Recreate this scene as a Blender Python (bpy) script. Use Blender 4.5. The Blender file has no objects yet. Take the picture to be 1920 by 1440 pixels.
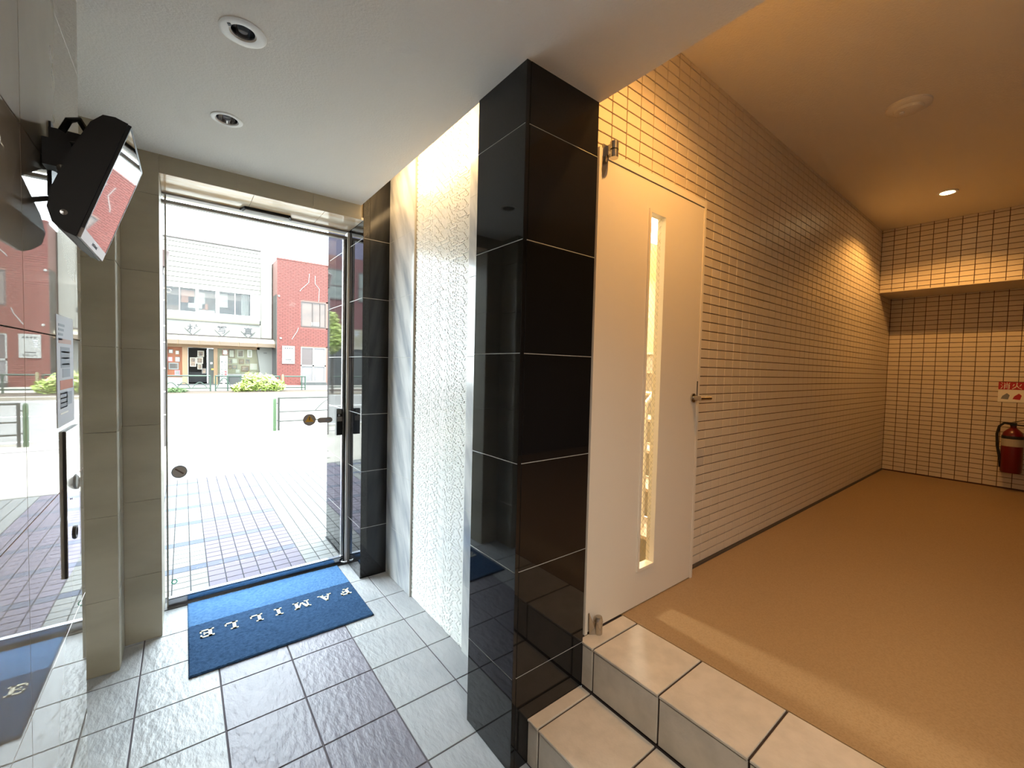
import bpy, bmesh, math, random
from mathutils import Vector, Matrix
random.seed(7)
S = bpy.context.scene
COL = S.collection

# ---------------------------------------------------------------- camera
F_PX = 789.83
yaw, pit, rol = math.radians(37.9708), math.radians(-2.1794), math.radians(1.3581)
fw = Vector((math.sin(yaw)*math.cos(pit), math.cos(yaw)*math.cos(pit), math.sin(pit)))
rt = Vector((math.cos(yaw), -math.sin(yaw), 0)); up = rt.cross(fw)
r2 = rt*math.cos(rol) + up*math.sin(rol); u2 = up*math.cos(rol) - rt*math.sin(rol)
cam = bpy.data.cameras.new('camera'); co = bpy.data.objects.new('camera', cam); COL.objects.link(co)
cam.sensor_width = 36; cam.lens = 36*F_PX/1920; cam.clip_start = 0.02; cam.clip_end = 400
co.matrix_world = Matrix(((r2.x, u2.x, -fw.x, 0), (r2.y, u2.y, -fw.y, 0), (r2.z, u2.z, -fw.z, 1.5), (0, 0, 0, 1)))
S.camera = co

# ---------------------------------------------------------------- light of the place and added hall fill
w = bpy.data.worlds.new('sky'); S.world = w; w.use_nodes = True
bg = w.node_tree.nodes['Background']
bg.inputs[0].default_value = (0.84, 0.92, 1.0, 1); bg.inputs[1].default_value = 13.0
sun = bpy.data.lights.new('sun', 'SUN'); sun.energy = 17; sun.angle = math.radians(0.6); sun.color = (1, 0.95, 0.86)
so = bpy.data.objects.new('sun', sun); COL.objects.link(so)
so.rotation_euler = Vector((0.12, math.cos(math.radians(64)), -math.sin(math.radians(64)))).to_track_quat('-Z', 'Y').to_euler()

def spot(name, loc, energy, color, size=115, blend=.35, radius=.03, aim=(0, 0, -1)):
    l = bpy.data.lights.new(name, 'SPOT'); l.energy = energy; l.color = color; l.spot_size = math.radians(size)
    l.spot_blend = blend; l.shadow_soft_size = radius
    o = bpy.data.objects.new(name, l); COL.objects.link(o); o.location = loc
    o.rotation_euler = Vector(aim).to_track_quat('-Z', 'Y').to_euler(); return o
def area(name, loc, energy, color, sx, sy, aim):
    l = bpy.data.lights.new(name, 'AREA'); l.shape = 'RECTANGLE'; l.size = sx; l.size_y = sy; l.energy = energy; l.color = color
    o = bpy.data.objects.new(name, l); COL.objects.link(o); o.location = loc
    o.rotation_euler = Vector(aim).to_track_quat('-Z', 'Y').to_euler(); return o
WARM = (1, .49, .125)
spot('corridor_lamp_light', (5.309, .64, 3.10), 48, WARM, 140, .4)
spot('corridor_lamp_light', (1.62, .64, 3.10), 62, WARM, 150, .85)
area('cove_light', (.975, 2.19, 2.74), 5, (1, .66, .32), 1.2, .05, (.75, 0, -.5))
area('stair_window_light', (1.775, 2.42, 2.85), 34, (1, .95, .86), .12, .3, (0, -1, -.75))
area('stair_lamp_light', (3.4, 2.15, 2.72), 80, (1, .96, .9), .45, .45, (-.2, -.3, -1))
for i, y in enumerate((-.45, -1.55)):  # added fill downlights behind the viewer, brightening the hall
    spot('hall_lamp_light', (.3, y, 2.53), 40, (1, .97, .92), 150, .6, .04)
area('sconce_light', (.35, -2.28, 2.02), 45, (1, .97, .92), .4, .12, (0, -.03, 1))  # added uplight, lifts the ceiling and hall from behind the viewer
vs = S.view_settings
S.display_settings.display_device = 'sRGB'
vs.view_transform = 'Standard'; vs.look = 'None'; vs.gamma = 1; vs.use_curve_mapping = False; vs.exposure = 0.45
S.cycles.max_bounces = 10; S.cycles.diffuse_bounces = 6; S.cycles.glossy_bounces = 5; S.cycles.transparent_max_bounces = 12
S.cycles.sample_clamp_indirect = 8; S.cycles.caustics_reflective = False; S.cycles.caustics_refractive = False

# ---------------------------------------------------------------- materials
def lin(c): return tuple(((v/255)/12.92 if v <= 10 else ((v/255+.055)/1.055)**2.4) for v in c)
def mat(name, col, rough=.5, metal=0, spec=.5, var=None, bump=None, rnd=0, coat=0, emit=None, stretch=None):
    """col linear rgb; var=(scale, colour2, detail); bump=(scale, strength, distance)"""
    m = bpy.data.materials.new(name); m.use_nodes = True; nt = m.node_tree; N = nt.nodes; L = nt.links
    b = N['Principled BSDF']; b.inputs['Roughness'].default_value = rough; b.inputs['Metallic'].default_value = metal
    b.inputs['Specular IOR Level'].default_value = spec; b.inputs['Coat Weight'].default_value = coat
    b.inputs['Coat Roughness'].default_value = .03
    b.inputs['Base Color'].default_value = (*col, 1)
    pos = N.new('ShaderNodeNewGeometry').outputs['Position']
    if stretch:
        mp = N.new('ShaderNodeMapping'); mp.inputs['Scale'].default_value = stretch[0]; mp.inputs['Rotation'].default_value = stretch[1]
        if len(stretch) > 2: mp.vector_type = 'TEXTURE'
        L.new(pos, mp.inputs['Vector']); pos = mp.outputs[0]
    out = None
    if var:
        n = N.new('ShaderNodeTexNoise'); n.inputs['Scale'].default_value = var[0]; n.inputs['Detail'].default_value = var[2] if len(var) > 2 else 4
        L.new(pos, n.inputs['Vector'])
        cr = N.new('ShaderNodeValToRGB'); cr.color_ramp.elements[0].position = .38; cr.color_ramp.elements[1].position = .66
        cr.color_ramp.elements[0].color = (*col, 1); cr.color_ramp.elements[1].color = (*var[1], 1)
        L.new(n.outputs['Fac'], cr.inputs['Fac']); out = cr.outputs['Color']
    if rnd:
        oi = N.new('ShaderNodeObjectInfo'); mr = N.new('ShaderNodeMapRange'); mr.inputs['To Min'].default_value = 1-rnd; mr.inputs['To Max'].default_value = 1+rnd
        L.new(oi.outputs['Random'], mr.inputs['Value'])
        mx = N.new('ShaderNodeVectorMath'); mx.operation = 'SCALE'
        if out: L.new(out, mx.inputs[0])
        else: mx.inputs[0].default_value = col
        L.new(mr.outputs[0], mx.inputs['Scale']); out = mx.outputs[0]
    if out: L.new(out, b.inputs['Base Color'])
    if bump:
        n2 = N.new('ShaderNodeTexNoise'); n2.inputs['Scale'].default_value = bump[0]; n2.inputs['Detail'].default_value = 5
        L.new(pos, n2.inputs['Vector'])
        bp = N.new('ShaderNodeBump'); bp.inputs['Strength'].default_value = bump[1]; bp.inputs['Distance'].default_value = bump[2]
        L.new(n2.outputs['Fac'], bp.inputs['Height']); L.new(bp.outputs[0], b.inputs['Normal'])
    if emit:
        b.inputs['Emission Color'].default_value = (*emit[0], 1); b.inputs['Emission Strength'].default_value = emit[1]
    return m
def glass(name, tint=(.94, .97, .96), ior=1.5, rough=0.0):
    m = bpy.data.materials.new(name); m.use_nodes = True; nt = m.node_tree; N = nt.nodes; N.remove(N['Principled BSDF'])
    t = N.new('ShaderNodeBsdfTransparent'); t.inputs[0].default_value = (*tint, 1)
    g = N.new('ShaderNodeBsdfGlossy'); g.inputs['Roughness'].default_value = rough
    f = N.new('ShaderNodeFresnel'); f.inputs[0].default_value = ior
    mx = N.new('ShaderNodeMixShader'); L = nt.links
    ge = N.new('ShaderNodeNewGeometry'); iv = N.new('ShaderNodeMath'); iv.operation = 'SUBTRACT'; iv.inputs[0].default_value = 1
    L.new(ge.outputs['Backfacing'], iv.inputs[1]); mu = N.new('ShaderNodeMath'); mu.operation = 'MULTIPLY'
    L.new(f.outputs[0], mu.inputs[0]); L.new(iv.outputs[0], mu.inputs[1])   # one clear reflection per pane
    L.new(mu.outputs[0], mx.inputs[0]); L.new(t.outputs[0], mx.inputs[1]); L.new(g.outputs[0], mx.inputs[2])
    L.new(mx.outputs[0], N['Material Output'].inputs[0]); return m

M = {}
M['floor_light'] = mat('pale riven floor tile', lin((171, 173, 176)), .42, var=(9, lin((159, 162, 166))), bump=(38, .55, .012), rnd=.02, stretch=((1, .45, 1), (0, 0, .3)))
M['floor_grey'] = mat('mauve grey riven floor tile', lin((129, 125, 137)), .42, var=(9, lin((118, 115, 127))), bump=(38, .55, .012), rnd=.03, stretch=((1, .45, 1), (0, 0, .3)))
M['grout'] = mat('dark grey grout', lin((92, 86, 92)), .9)
M['grout_brown'] = mat('brown grout', lin((88, 62, 42)), .95)
M['step_tile'] = mat('beige step tile', lin((205, 196, 182)), .42, var=(14, lin((192, 184, 170))), bump=(60, .3, .005), rnd=.02)
M['step_nose'] = mat('dark step nosing', lin((70, 62, 56)), .7)
M['step_grout'] = mat('dark brown grout', lin((58, 46, 40)), .9)
M['vinyl'] = mat('beige sheet vinyl', lin((160, 134, 100)), .5, var=(160, lin((148, 122, 88)), 2), bump=(300, .15, .002))
M['black_stone'] = mat('polished black granite', (.0045, .0045, .005), .035, spec=.45, var=(220, (.012, .012, .013), 2))
M['white_joint'] = mat('pale joint', lin((186, 184, 178)), .7)
M['marble'] = mat('veined white marble', lin((216, 216, 214)), .12, var=(4.5, lin((158, 162, 168)), 10), stretch=((1, .45, 2.2), (-.45, 0, 0), 1))
M['mosaic'] = mat('white glazed mosaic stick', lin((246, 246, 241)), .22, var=(30, lin((234, 235, 231))), spec=.6)
M['mosaic_back'] = mat('grey mosaic mortar', lin((120, 112, 100)), .9)
M['beige_stone'] = mat('honed beige limestone', lin((174, 166, 147)), .45, var=(2.5, lin((160, 152, 133)), 6), bump=(90, .08, .003), rnd=.02, stretch=((1, 1, 2.6), (0, 0, 0)))
M['beige_joint'] = mat('beige stone joint', lin((160, 146, 122)), .8)
M['soffit_stone'] = mat('polished veined cream marble', lin((246, 228, 200)), .12, var=(5, lin((226, 188, 142)), 7), stretch=((1, 2.5, 1), (0, 0, .5)))
M['panel_stone'] = mat('polished beige stone panel', lin((162, 153, 138)), .015, spec=.42, var=(2.2, lin((146, 137, 121)), 7), stretch=((1, 1, .7), (.5, 0, 0)))
M['panel_joint'] = mat('brown panel joint', lin((78, 60, 56)), .7)
M['ceiling'] = mat('off white textured ceiling paper', lin((240, 236, 228)), .9, bump=(120, .35, .006))
M['ceiling2'] = mat('white corridor ceiling paper', lin((238, 230, 214)), .9, bump=(120, .3, .006))
M['wall_tile'] = mat('cream glazed wall tile', lin((216, 204, 186)), .35, rnd=.035)
M['plaster'] = mat('beige plaster', lin((190, 178, 160)), .8)
M['dark_plaster'] = mat('taupe plaster', lin((62, 56, 50)), .8)
M['door_white'] = mat('ivory painted steel', lin((226, 218, 204)), .4, bump=(250, .05, .001))
M['rail_steel'] = mat('dark polished steel', (.34, .36, .40), .14, 1)
M['alu'] = mat('pale aluminium', lin((238, 233, 226)), .3, 0)  # near white colour carries the bright reflection on the polished steel post
M['mid_metal'] = mat('grey anodised metal', lin((150, 147, 142)), .4, 0)
M['steel'] = mat('brushed stainless steel', (.56, .56, .57), .22, 1)
M['mirror_steel'] = mat('mirror polished steel', (.72, .72, .74), .05, 1)
M['dark_metal'] = mat('dark anodised metal', lin((58, 56, 54)), .4, .6)
M['brass_steel'] = mat('satin nickel', (.5, .45, .38), .25, 1)
M['black_plastic'] = mat('black plastic', (.006, .006, .007), .42, spec=.3)
M['grey_plastic'] = mat('grey plastic', lin((110, 108, 102)), .5)
M['silver_plastic'] = mat('silver plastic bezel', lin((138, 131, 124)), .35, .2)
M['screen'] = mat('glossy dark screen', (.012, .012, .013), .012, spec=1.0, coat=1.0)
M['white_plastic'] = mat('white plastic', lin((238, 236, 230)), .35)
M['reflector'] = mat('chrome reflector', (.75, .75, .76), .08, 1)
M['glass'] = glass('clear door glass')
M['wire_glass'] = glass('wired glass', (.95, .93, .86))
M['shop_glass'] = glass('shop window glass', (.85, .87, .86))
M['lamp_glow'] = mat('glowing warm bulb', (1, .8, .5), .5, emit=((1, .72, .36), 40))
M['stair_glow'] = mat('glowing stair lamp', (1, .95, .85), .5, emit=((1, .95, .82), 9))
M['led'] = mat('warm led strip', (1, .8, .5), .5, emit=((1, .7, .36), 6))
M['blue_light'] = mat('bright blue pile', lin((94, 136, 182)), .95, var=(60, lin((78, 120, 168)), 5), bump=(420, .9, .006), spec=.1)
M['blue_dark'] = mat('deep blue pile', lin((60, 90, 126)), .95, var=(60, lin((46, 74, 108)), 5), bump=(420, .9, .006), spec=.1)
M['cream_pile'] = mat('cream pile', lin((226, 220, 200)), .95, bump=(420, .7, .004), spec=.1)
M['rubber'] = mat('black rubber', (.012, .011, .013), .8)
M['paper'] = mat('white paper', lin((205, 208, 216)), .75)
M['ink'] = mat('grey ink', lin((128, 133, 144)), .8)
M['ink_light'] = mat('pale grey ink', lin((165, 172, 184)), .8)
M['ink_red'] = mat('brick red ink', lin((204, 128, 104)), .8)
M['ink_peach'] = mat('peach ink', lin((206, 176, 168)), .8)
M['red'] = mat('red enamel', lin((104, 14, 15)), .3)
M['red_sign'] = mat('red sign print', lin((170, 22, 30)), .5)
M['white'] = mat('white print', lin((240, 238, 232)), .6)
M['black_ink'] = mat('black print', (.015, .015, .016), .6)
M['sticker_grey'] = mat('grey sticker', lin((150, 138, 132)), .7)
M['sticker_dark'] = mat('dark brown print', lin((92, 72, 62)), .7)
M['sticker_yellow'] = mat('amber print', lin((206, 150, 40)), .6)
M['sticker_green'] = mat('green print', lin((40, 170, 140)), .6)
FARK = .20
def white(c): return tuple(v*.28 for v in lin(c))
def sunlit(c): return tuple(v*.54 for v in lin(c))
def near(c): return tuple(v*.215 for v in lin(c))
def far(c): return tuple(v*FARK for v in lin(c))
# outside
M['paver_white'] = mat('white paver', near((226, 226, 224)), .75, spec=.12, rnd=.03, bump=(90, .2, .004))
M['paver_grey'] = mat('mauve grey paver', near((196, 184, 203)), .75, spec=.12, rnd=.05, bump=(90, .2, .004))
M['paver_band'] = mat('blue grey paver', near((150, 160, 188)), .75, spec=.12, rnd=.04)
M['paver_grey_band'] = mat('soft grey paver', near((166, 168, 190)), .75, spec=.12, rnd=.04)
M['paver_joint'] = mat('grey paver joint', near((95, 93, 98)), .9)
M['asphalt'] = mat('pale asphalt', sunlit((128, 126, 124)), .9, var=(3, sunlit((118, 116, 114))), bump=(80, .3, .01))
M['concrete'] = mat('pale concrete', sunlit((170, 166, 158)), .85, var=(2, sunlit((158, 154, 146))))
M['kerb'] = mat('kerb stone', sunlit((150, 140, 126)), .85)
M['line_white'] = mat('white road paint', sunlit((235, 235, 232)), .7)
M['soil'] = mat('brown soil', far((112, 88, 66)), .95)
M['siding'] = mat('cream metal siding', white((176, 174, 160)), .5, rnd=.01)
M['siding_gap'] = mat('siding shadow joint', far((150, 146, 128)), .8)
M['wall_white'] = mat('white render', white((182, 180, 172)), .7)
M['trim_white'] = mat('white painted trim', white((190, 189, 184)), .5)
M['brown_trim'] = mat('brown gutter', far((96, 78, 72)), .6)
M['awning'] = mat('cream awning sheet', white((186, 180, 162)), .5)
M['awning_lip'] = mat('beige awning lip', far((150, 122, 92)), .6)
M['win_dark'] = mat('dim room', lin((72, 68, 64)), .8, var=(1.6, lin((104, 92, 80))))
M['win_dark2'] = mat('dim cupboard', lin((88, 66, 52)), .8)
M['curtain'] = mat('pale curtain', lin((160, 156, 150)), .9)
M['orange_board'] = mat('orange brown board', lin((128, 74, 46)), .7)
M['wood_frame'] = mat('tan wooden frame', sunlit((150, 116, 82)), .6)
M['olive'] = mat('olive door leaf', far((72, 76, 62)), .5)
M['shop_back'] = mat('cream display back', lin((150, 142, 118)), .8)
M['dark_room'] = mat('dark shop interior', sunlit((42, 38, 36)), .8)
M['photo_a'] = mat('framed photo', lin((150, 128, 108)), .6, var=(6, lin((90, 80, 76))), rnd=.25)
M['photo_b'] = mat('pale photo mount', lin((176, 170, 156)), .6, rnd=.1)
M['photo_red'] = mat('red white flyer', lin((176, 60, 58)), .6, var=(14, lin((190, 170, 166))))
M['pink'] = mat('pink flyer', lin((176, 112, 120)), .6)
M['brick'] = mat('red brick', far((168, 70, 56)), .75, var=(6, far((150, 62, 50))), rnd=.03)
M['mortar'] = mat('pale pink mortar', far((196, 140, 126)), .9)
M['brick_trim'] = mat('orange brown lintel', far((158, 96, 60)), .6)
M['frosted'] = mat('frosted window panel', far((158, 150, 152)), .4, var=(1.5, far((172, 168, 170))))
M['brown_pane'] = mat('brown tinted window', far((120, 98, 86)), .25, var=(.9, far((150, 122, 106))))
M['pane_grey'] = mat('shaded pane', far((112, 92, 88)), .3)  # even grey brown pane colour
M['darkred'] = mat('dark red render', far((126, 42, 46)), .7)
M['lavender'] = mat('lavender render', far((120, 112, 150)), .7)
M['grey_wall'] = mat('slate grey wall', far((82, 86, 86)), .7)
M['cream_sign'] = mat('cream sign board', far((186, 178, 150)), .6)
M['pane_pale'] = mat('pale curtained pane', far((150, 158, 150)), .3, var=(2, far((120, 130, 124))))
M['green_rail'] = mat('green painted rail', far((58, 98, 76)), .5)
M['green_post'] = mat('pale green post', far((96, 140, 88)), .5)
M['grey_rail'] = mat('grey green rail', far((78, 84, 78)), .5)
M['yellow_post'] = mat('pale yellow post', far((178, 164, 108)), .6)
M['leaf'] = mat('yellow green leaf', sunlit((140, 164, 60)), .6, var=(3, sunlit((190, 198, 120))), rnd=.0)
M['grass'] = mat('grass', far((92, 132, 48)), .8)
M['bark'] = mat('bark', far((88, 72, 58)), .9)
M['pole'] = mat('brown painted steel', far((104, 86, 84)), .5)
M['pole_head'] = mat('rust brown lamp head', far((128, 84, 74)), .6)
M['stair_tile'] = mat('grey stair tread', lin((150, 142, 128)), .7)
M['stair_tread'] = mat('pale stair nosing', lin((206, 190, 172)), .7)
M['stair_wall'] = mat('yellow stair tile', lin((222, 200, 142)), .6)

# ---------------------------------------------------------------- mesh helpers
WL = {}
class MB:
    def __init__(s): s.v = []; s.f = []
    def quad(s, *p):
        n = len(s.v); s.v += [tuple(q) for q in p]; s.f.append(tuple(range(n, n+len(p)))); return s
    def box(s, x0, x1, y0, y1, z0, z1):
        n = len(s.v)
        s.v += [(x0, y0, z0), (x1, y0, z0), (x1, y1, z0), (x0, y1, z0), (x0, y0, z1), (x1, y0, z1), (x1, y1, z1), (x0, y1, z1)]
        s.f += [tuple(n+i for i in q) for q in ((3, 2, 1, 0), (4, 5, 6, 7), (0, 1, 5, 4), (1, 2, 6, 5), (2, 3, 7, 6), (3, 0, 4, 7))]; return s
    def frustum(s, ax, base, top, a0, a1, b0, b1, bev):
        n = len(s.v)
        def P(h, a, b): return (h, a, b) if ax == 0 else ((a, h, b) if ax == 1 else (a, b, h))
        mid = top-(1 if top > base else -1)*bev
        for h, i in ((base, 0), (mid, 0), (top, bev)):
            s.v += [P(h, a0+i, b0+i), P(h, a1-i, b0+i), P(h, a1-i, b1-i), P(h, a0+i, b1-i)]
        for k in (0, 4):
            for i in range(4): s.f.append((n+k+i, n+k+(i+1) % 4, n+k+4+(i+1) % 4, n+k+4+i))
        s.f.append((n+8, n+9, n+10, n+11)); return s
    def prism(s, pts, ext):
        n = len(s.v); k = len(pts); e = Vector(ext)
        s.v += [tuple(q) for q in pts]+[tuple(Vector(q)+e) for q in pts]
        s.f.append(tuple(range(n, n+k))[::-1]); s.f.append(tuple(range(n+k, n+2*k)))
        for i in range(k): s.f.append((n+i, n+(i+1) % k, n+k+(i+1) % k, n+k+i))
        return s
    def tube(s, pts, r, n=10, cap=True):
        pts = [Vector(p) for p in pts]; rings = []
        rr = r if isinstance(r, (list, tuple)) else [r]*len(pts)
        for i, p in enumerate(pts):
            t = (pts[min(i+1, len(pts)-1)]-pts[max(i-1, 0)]).normalized()
            a = t.orthogonal().normalized() if i == 0 else (a-t*a.dot(t)).normalized()
            b = t.cross(a); st = len(s.v)
            for k in range(n):
                q = 2*math.pi*k/n; s.v.append(tuple(p+(a*math.cos(q)+b*math.sin(q))*rr[i]))
            rings.append(st)
        for i in range(len(rings)-1):
            for k in range(n): s.f.append((rings[i]+k, rings[i]+(k+1) % n, rings[i+1]+(k+1) % n, rings[i+1]+k))
        if cap: s.f.append(tuple(rings[0]+k for k in range(n))[::-1]); s.f.append(tuple(rings[-1]+k for k in range(n)))
        return s
    def lathe(s, prof, c, ax=(0, 0, 1), n=24):
        ax = Vector(ax).normalized(); a = ax.orthogonal().normalized(); b = ax.cross(a); c = Vector(c); st = len(s.v)
        for r, h in prof:
            for k in range(n):
                q = 2*math.pi*k/n; s.v.append(tuple(c+ax*h+(a*math.cos(q)+b*math.sin(q))*r))
        for i in range(len(prof)-1):
            for k in range(n): s.f.append((st+i*n+k, st+i*n+(k+1) % n, st+(i+1)*n+(k+1) % n, st+(i+1)*n+k))
        return s
    def build(s, name, m, parent=None, label=None, smooth=False, origin=None):
        if parent is not None: o0 = WL[parent]
        elif origin is not None: o0 = Vector(origin)
        else:
            xs = list(zip(*s.v)); o0 = Vector(((min(xs[0])+max(xs[0]))/2, (min(xs[1])+max(xs[1]))/2, min(xs[2])))
        me = bpy.data.meshes.new(name); me.from_pydata([tuple(Vector(p)-o0) for p in s.v], [], s.f); me.update()
        bm = bmesh.new(); bm.from_mesh(me); bmesh.ops.recalc_face_normals(bm, faces=bm.faces); bm.to_mesh(me); bm.free()
        me.materials.append(m if not isinstance(m, str) else M[m])
        if smooth:
            for p in me.polygons: p.use_smooth = True
            try: me.set_sharp_from_angle(angle=math.radians(40))
            except Exception: pass
        o = bpy.data.objects.new(name, me); COL.objects.link(o)
        if parent is not None: o.parent = parent; WL[o] = WL[parent]
        else: o.location = o0; WL[o] = o0
        if label: o['label'] = label
        return o
def bx(*a): return MB().box(*a)
def tag(o, label=None, cat=None, group=None, kind=None):
    if label: o['label'] = label
    if cat: o['category'] = cat
    if group: o['group'] = group
    if kind: o['kind'] = kind
    return o
def struct(o, label=None, cat=None): return tag(o, label, cat, kind='structure')
def thing(name, loc, label, cat, group=None):
    o = bpy.data.objects.new(name, None); COL.objects.link(o); o.location = loc; o.empty_display_size = .1; WL[o] = Vector(loc)
    return tag(o, label, cat, group)
TC = {}
def tile(parent, name, m, ax, base, top, a0, a1, b0, b1, bev=.002):
    """one tile standing on the plane ax=base; alike tiles share their mesh"""
    key = (m, ax, round(top-base, 4), round(a1-a0, 3), round(b1-b0, 3), bev)
    if key not in TC:
        b = MB().frustum(ax, 0, top-base, -(a1-a0)/2, (a1-a0)/2, -(b1-b0)/2, (b1-b0)/2, bev)
        me = bpy.data.meshes.new(name); me.from_pydata(b.v, [], b.f); me.update()
        bm = bmesh.new(); bm.from_mesh(me); bmesh.ops.recalc_face_normals(bm, faces=bm.faces)
        bm.to_mesh(me); bm.free(); me.materials.append(M[m]); TC[key] = me
    o = bpy.data.objects.new(name, TC[key]); COL.objects.link(o)
    a, c = (a0+a1)/2, (b0+b1)/2
    p = Vector((base, a, c) if ax == 0 else ((a, base, c) if ax == 1 else (a, c, base)))
    o.parent = parent; o.location = p-WL[parent]; WL[o] = p
    return o
def text(name, body, size, m, parent, pos, xd=(1, 0, 0), yd=(0, 0, 1), depth=.002, label=None, bold=0):
    cu = bpy.data.curves.new(name, 'FONT'); cu.body = body; cu.size = size; cu.align_x = 'CENTER'; cu.align_y = 'CENTER'; cu.resolution_u = 2; cu.offset = bold
    t = bpy.data.objects.new(name, cu); COL.objects.link(t)
    dg = bpy.context.evaluated_depsgraph_get(); me = bpy.data.meshes.new_from_object(t.evaluated_get(dg))
    bpy.data.objects.remove(t); bpy.data.curves.remove(cu)
    X, Y = Vector(xd).normalized(), Vector(yd).normalized(); p = Vector(pos)-WL[parent]
    zs = [v.co.y for v in me.vertices]; cy = (min(zs)+max(zs))/2 if zs else 0
    xs = [v.co.x for v in me.vertices]; cx = (min(xs)+max(xs))/2 if xs else 0
    for v in me.vertices: v.co = p+X*(v.co.x-cx)+Y*(v.co.y-cy)
    me.name = name; me.materials.clear(); me.materials.append(M[m])
    o = bpy.data.objects.new(name, me); COL.objects.link(o); o.parent = parent; WL[o] = WL[parent]
    if label: o['label'] = label
    return o

ZJ = [0, .357, .756, 1.155, 1.553, 1.955, 2.356]      # joints shared by all the stone cladding
def zrows(top, z0=0):
    z = [q for q in ZJ if q > z0+.01 and q < top-.01]; z = [z0]+z+[top]; return list(zip(z[:-1], z[1:]))
ZC = 2.570          # low ceiling
ZH = 3.137          # corridor ceiling
ZP = .36            # platform height
GAP = .0023
def joints(par, m, boxes):
    for b in boxes: bx(*b).build('joint', m, par)

# ================================================================ entrance floor
fl = struct(bx(-.60, 1.20, -2.45, 3.22, -.05, -.004).build('floor', 'grout', origin=(0, 0, 0)), 'entrance floor of riven tiles, pale with a mauve grey band')
xj = [-.47, -.17, .13, .427, .725, 1.024, 1.19]
yj = [3.205]+[2.898-.3007*k for k in range(18)]
for i in range(len(xj)-1):
    for j in range(len(yj)-1):
        a0, a1 = xj[i], xj[i+1]; b0, b1 = yj[j+1], yj[j]
        g = .003
        tile(fl, 'floor_tile', 'floor_grey' if .1 < (a0+a1)/2 < .72 else 'floor_light', 2, -.006, 0, a0+g, a1-g, b0+g, b1-g, .0012)

# ================================================================ low ceiling with lamp openings
L1 = (.158, 1.668, .052); L2 = (.157, 2.297, .047)
def holed_plane(name, outline, holes, z, m, th):
    bm = bmesh.new(); es = []
    def loop(pts):
        vs_ = [bm.verts.new(p) for p in pts]
        for i in range(len(vs_)): es.append(bm.edges.new((vs_[i], vs_[(i+1) % len(vs_)])))
    loop([(x, y, z) for x, y in outline])
    for h in holes:
        if len(h) == 3: loop([(h[0]+h[2]*math.cos(k*math.pi/16), h[1]+h[2]*math.sin(k*math.pi/16), z) for k in range(32)])
    r = bmesh.ops.triangle_fill(bm, use_beauty=True, use_dissolve=False, edges=es)
    ge = bmesh.ops.extrude_face_region(bm, geom=bm.faces[:])
    for e in ge['geom']:
        if isinstance(e, bmesh.types.BMVert): e.co.z += th
    bmesh.ops.recalc_face_normals(bm, faces=bm.faces[:])
    me = bpy.data.meshes.new(name); bm.to_mesh(me); bm.free(); me.materials.append(M[m])
    o = bpy.data.objects.new(name, me); COL.objects.link(o); WL[o] = Vector((0, 0, 0)); return o
ce = holed_plane('ceiling', [(-.62, -2.45), (1.321, -2.45), (1.321, 1.30), (1.30, 1.47), (.95, 1.47), (.95, 2.93), (-.62, 2.93)], [L1, L2, (.3, -.45, .05), (.3, -1.55, .05)], ZC, 'ceiling', .03)
struct(ce, 'low off white ceiling over the entrance')
bx(1.318, 1.321, -1.9, 1.30, ZC+.03, ZH+.05).build('ceiling_edge', 'ceiling2', ce)
# cove slot above the marble
cv = struct(bx(.93, 1.25, 1.45, 2.95, 2.93, 2.96).build('trim_1', 'ceiling'), 'light slot above the mosaic wall')
bx(.925, .95, 1.45, 2.93, ZC+.03, 2.93).build('slot_side', 'ceiling', cv)
bx(.951, .963, 1.55, 2.83, 2.70, 2.72).build('light_strip', 'led', cv, 'glowing warm light strip')

# ================================================================ black granite pillar
PX0, PX1, PY0, PY1 = .943, 1.318, 1.164, 1.466
pil = struct(bx(PX0+.006, PX1-.002, PY0+.006, PY1-.004, 0, ZC+.4).build('pillar', 'white_joint'), 'polished black granite pillar with pale joints')
for z0, z1 in zrows(ZC+.02):
    tile(pil, 'stone_slab', 'black_stone', 0, PX0+.014, PX0, PY0+.0003, PY1, z0+GAP/2, z1-GAP/2, .0008)
    tile(pil, 'stone_slab', 'black_stone', 1, PY0+.014, PY0, PX0+.0185, PX1, z0+GAP/2, z1-GAP/2, .0008)
    tile(pil, 'stone_slab', 'black_stone', 1, PY1-.012, PY1, PX0+.001, PX1, z0+GAP/2, z1-GAP/2, .0008)
joints(pil, 'white_joint', [(PX0+.0006, PX1-.001, PY0+.0006, PY1-.001, q-GAP/2, q+GAP/2) for q in ZJ[1:]])
bx(PX0+.0005, PX0+.0165, PY0+.0004, PY0+.004, 0, ZC+.02).build('corner_edge', 'black_stone', pil)

# ================================================================ marble and mosaic wall
wr = struct(bx(1.168, 1.27, 1.40, 2.99, 0, 2.95).build('wall_right', 'mosaic_back'), 'white marble wall with a mosaic field under warm cove light')
for z0, z1 in zrows(2.93):
    tile(wr, 'marble_slab', 'marble', 0, 1.168, 1.150, 2.512, 2.915, z0+.001, z1-.001, .0008)
    tile(wr, 'marble_slab', 'marble', 0, 1.168, 1.150, 1.466, 1.856, z0+.001, z1-.001, .0008)
joints(wr, 'white_joint', [(1.1505, 1.168, 2.512, 2.912, q-.0012, q+.0012) for q in ZJ[1:]]+[(1.1505, 1.168, 1.467, 1.856, q-.0012, q+.0012) for q in ZJ[1:]])
bx(1.149, 1.168, 2.503, 2.511, 0, 2.93).build('edge_trim', 'white_joint', wr)
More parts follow.
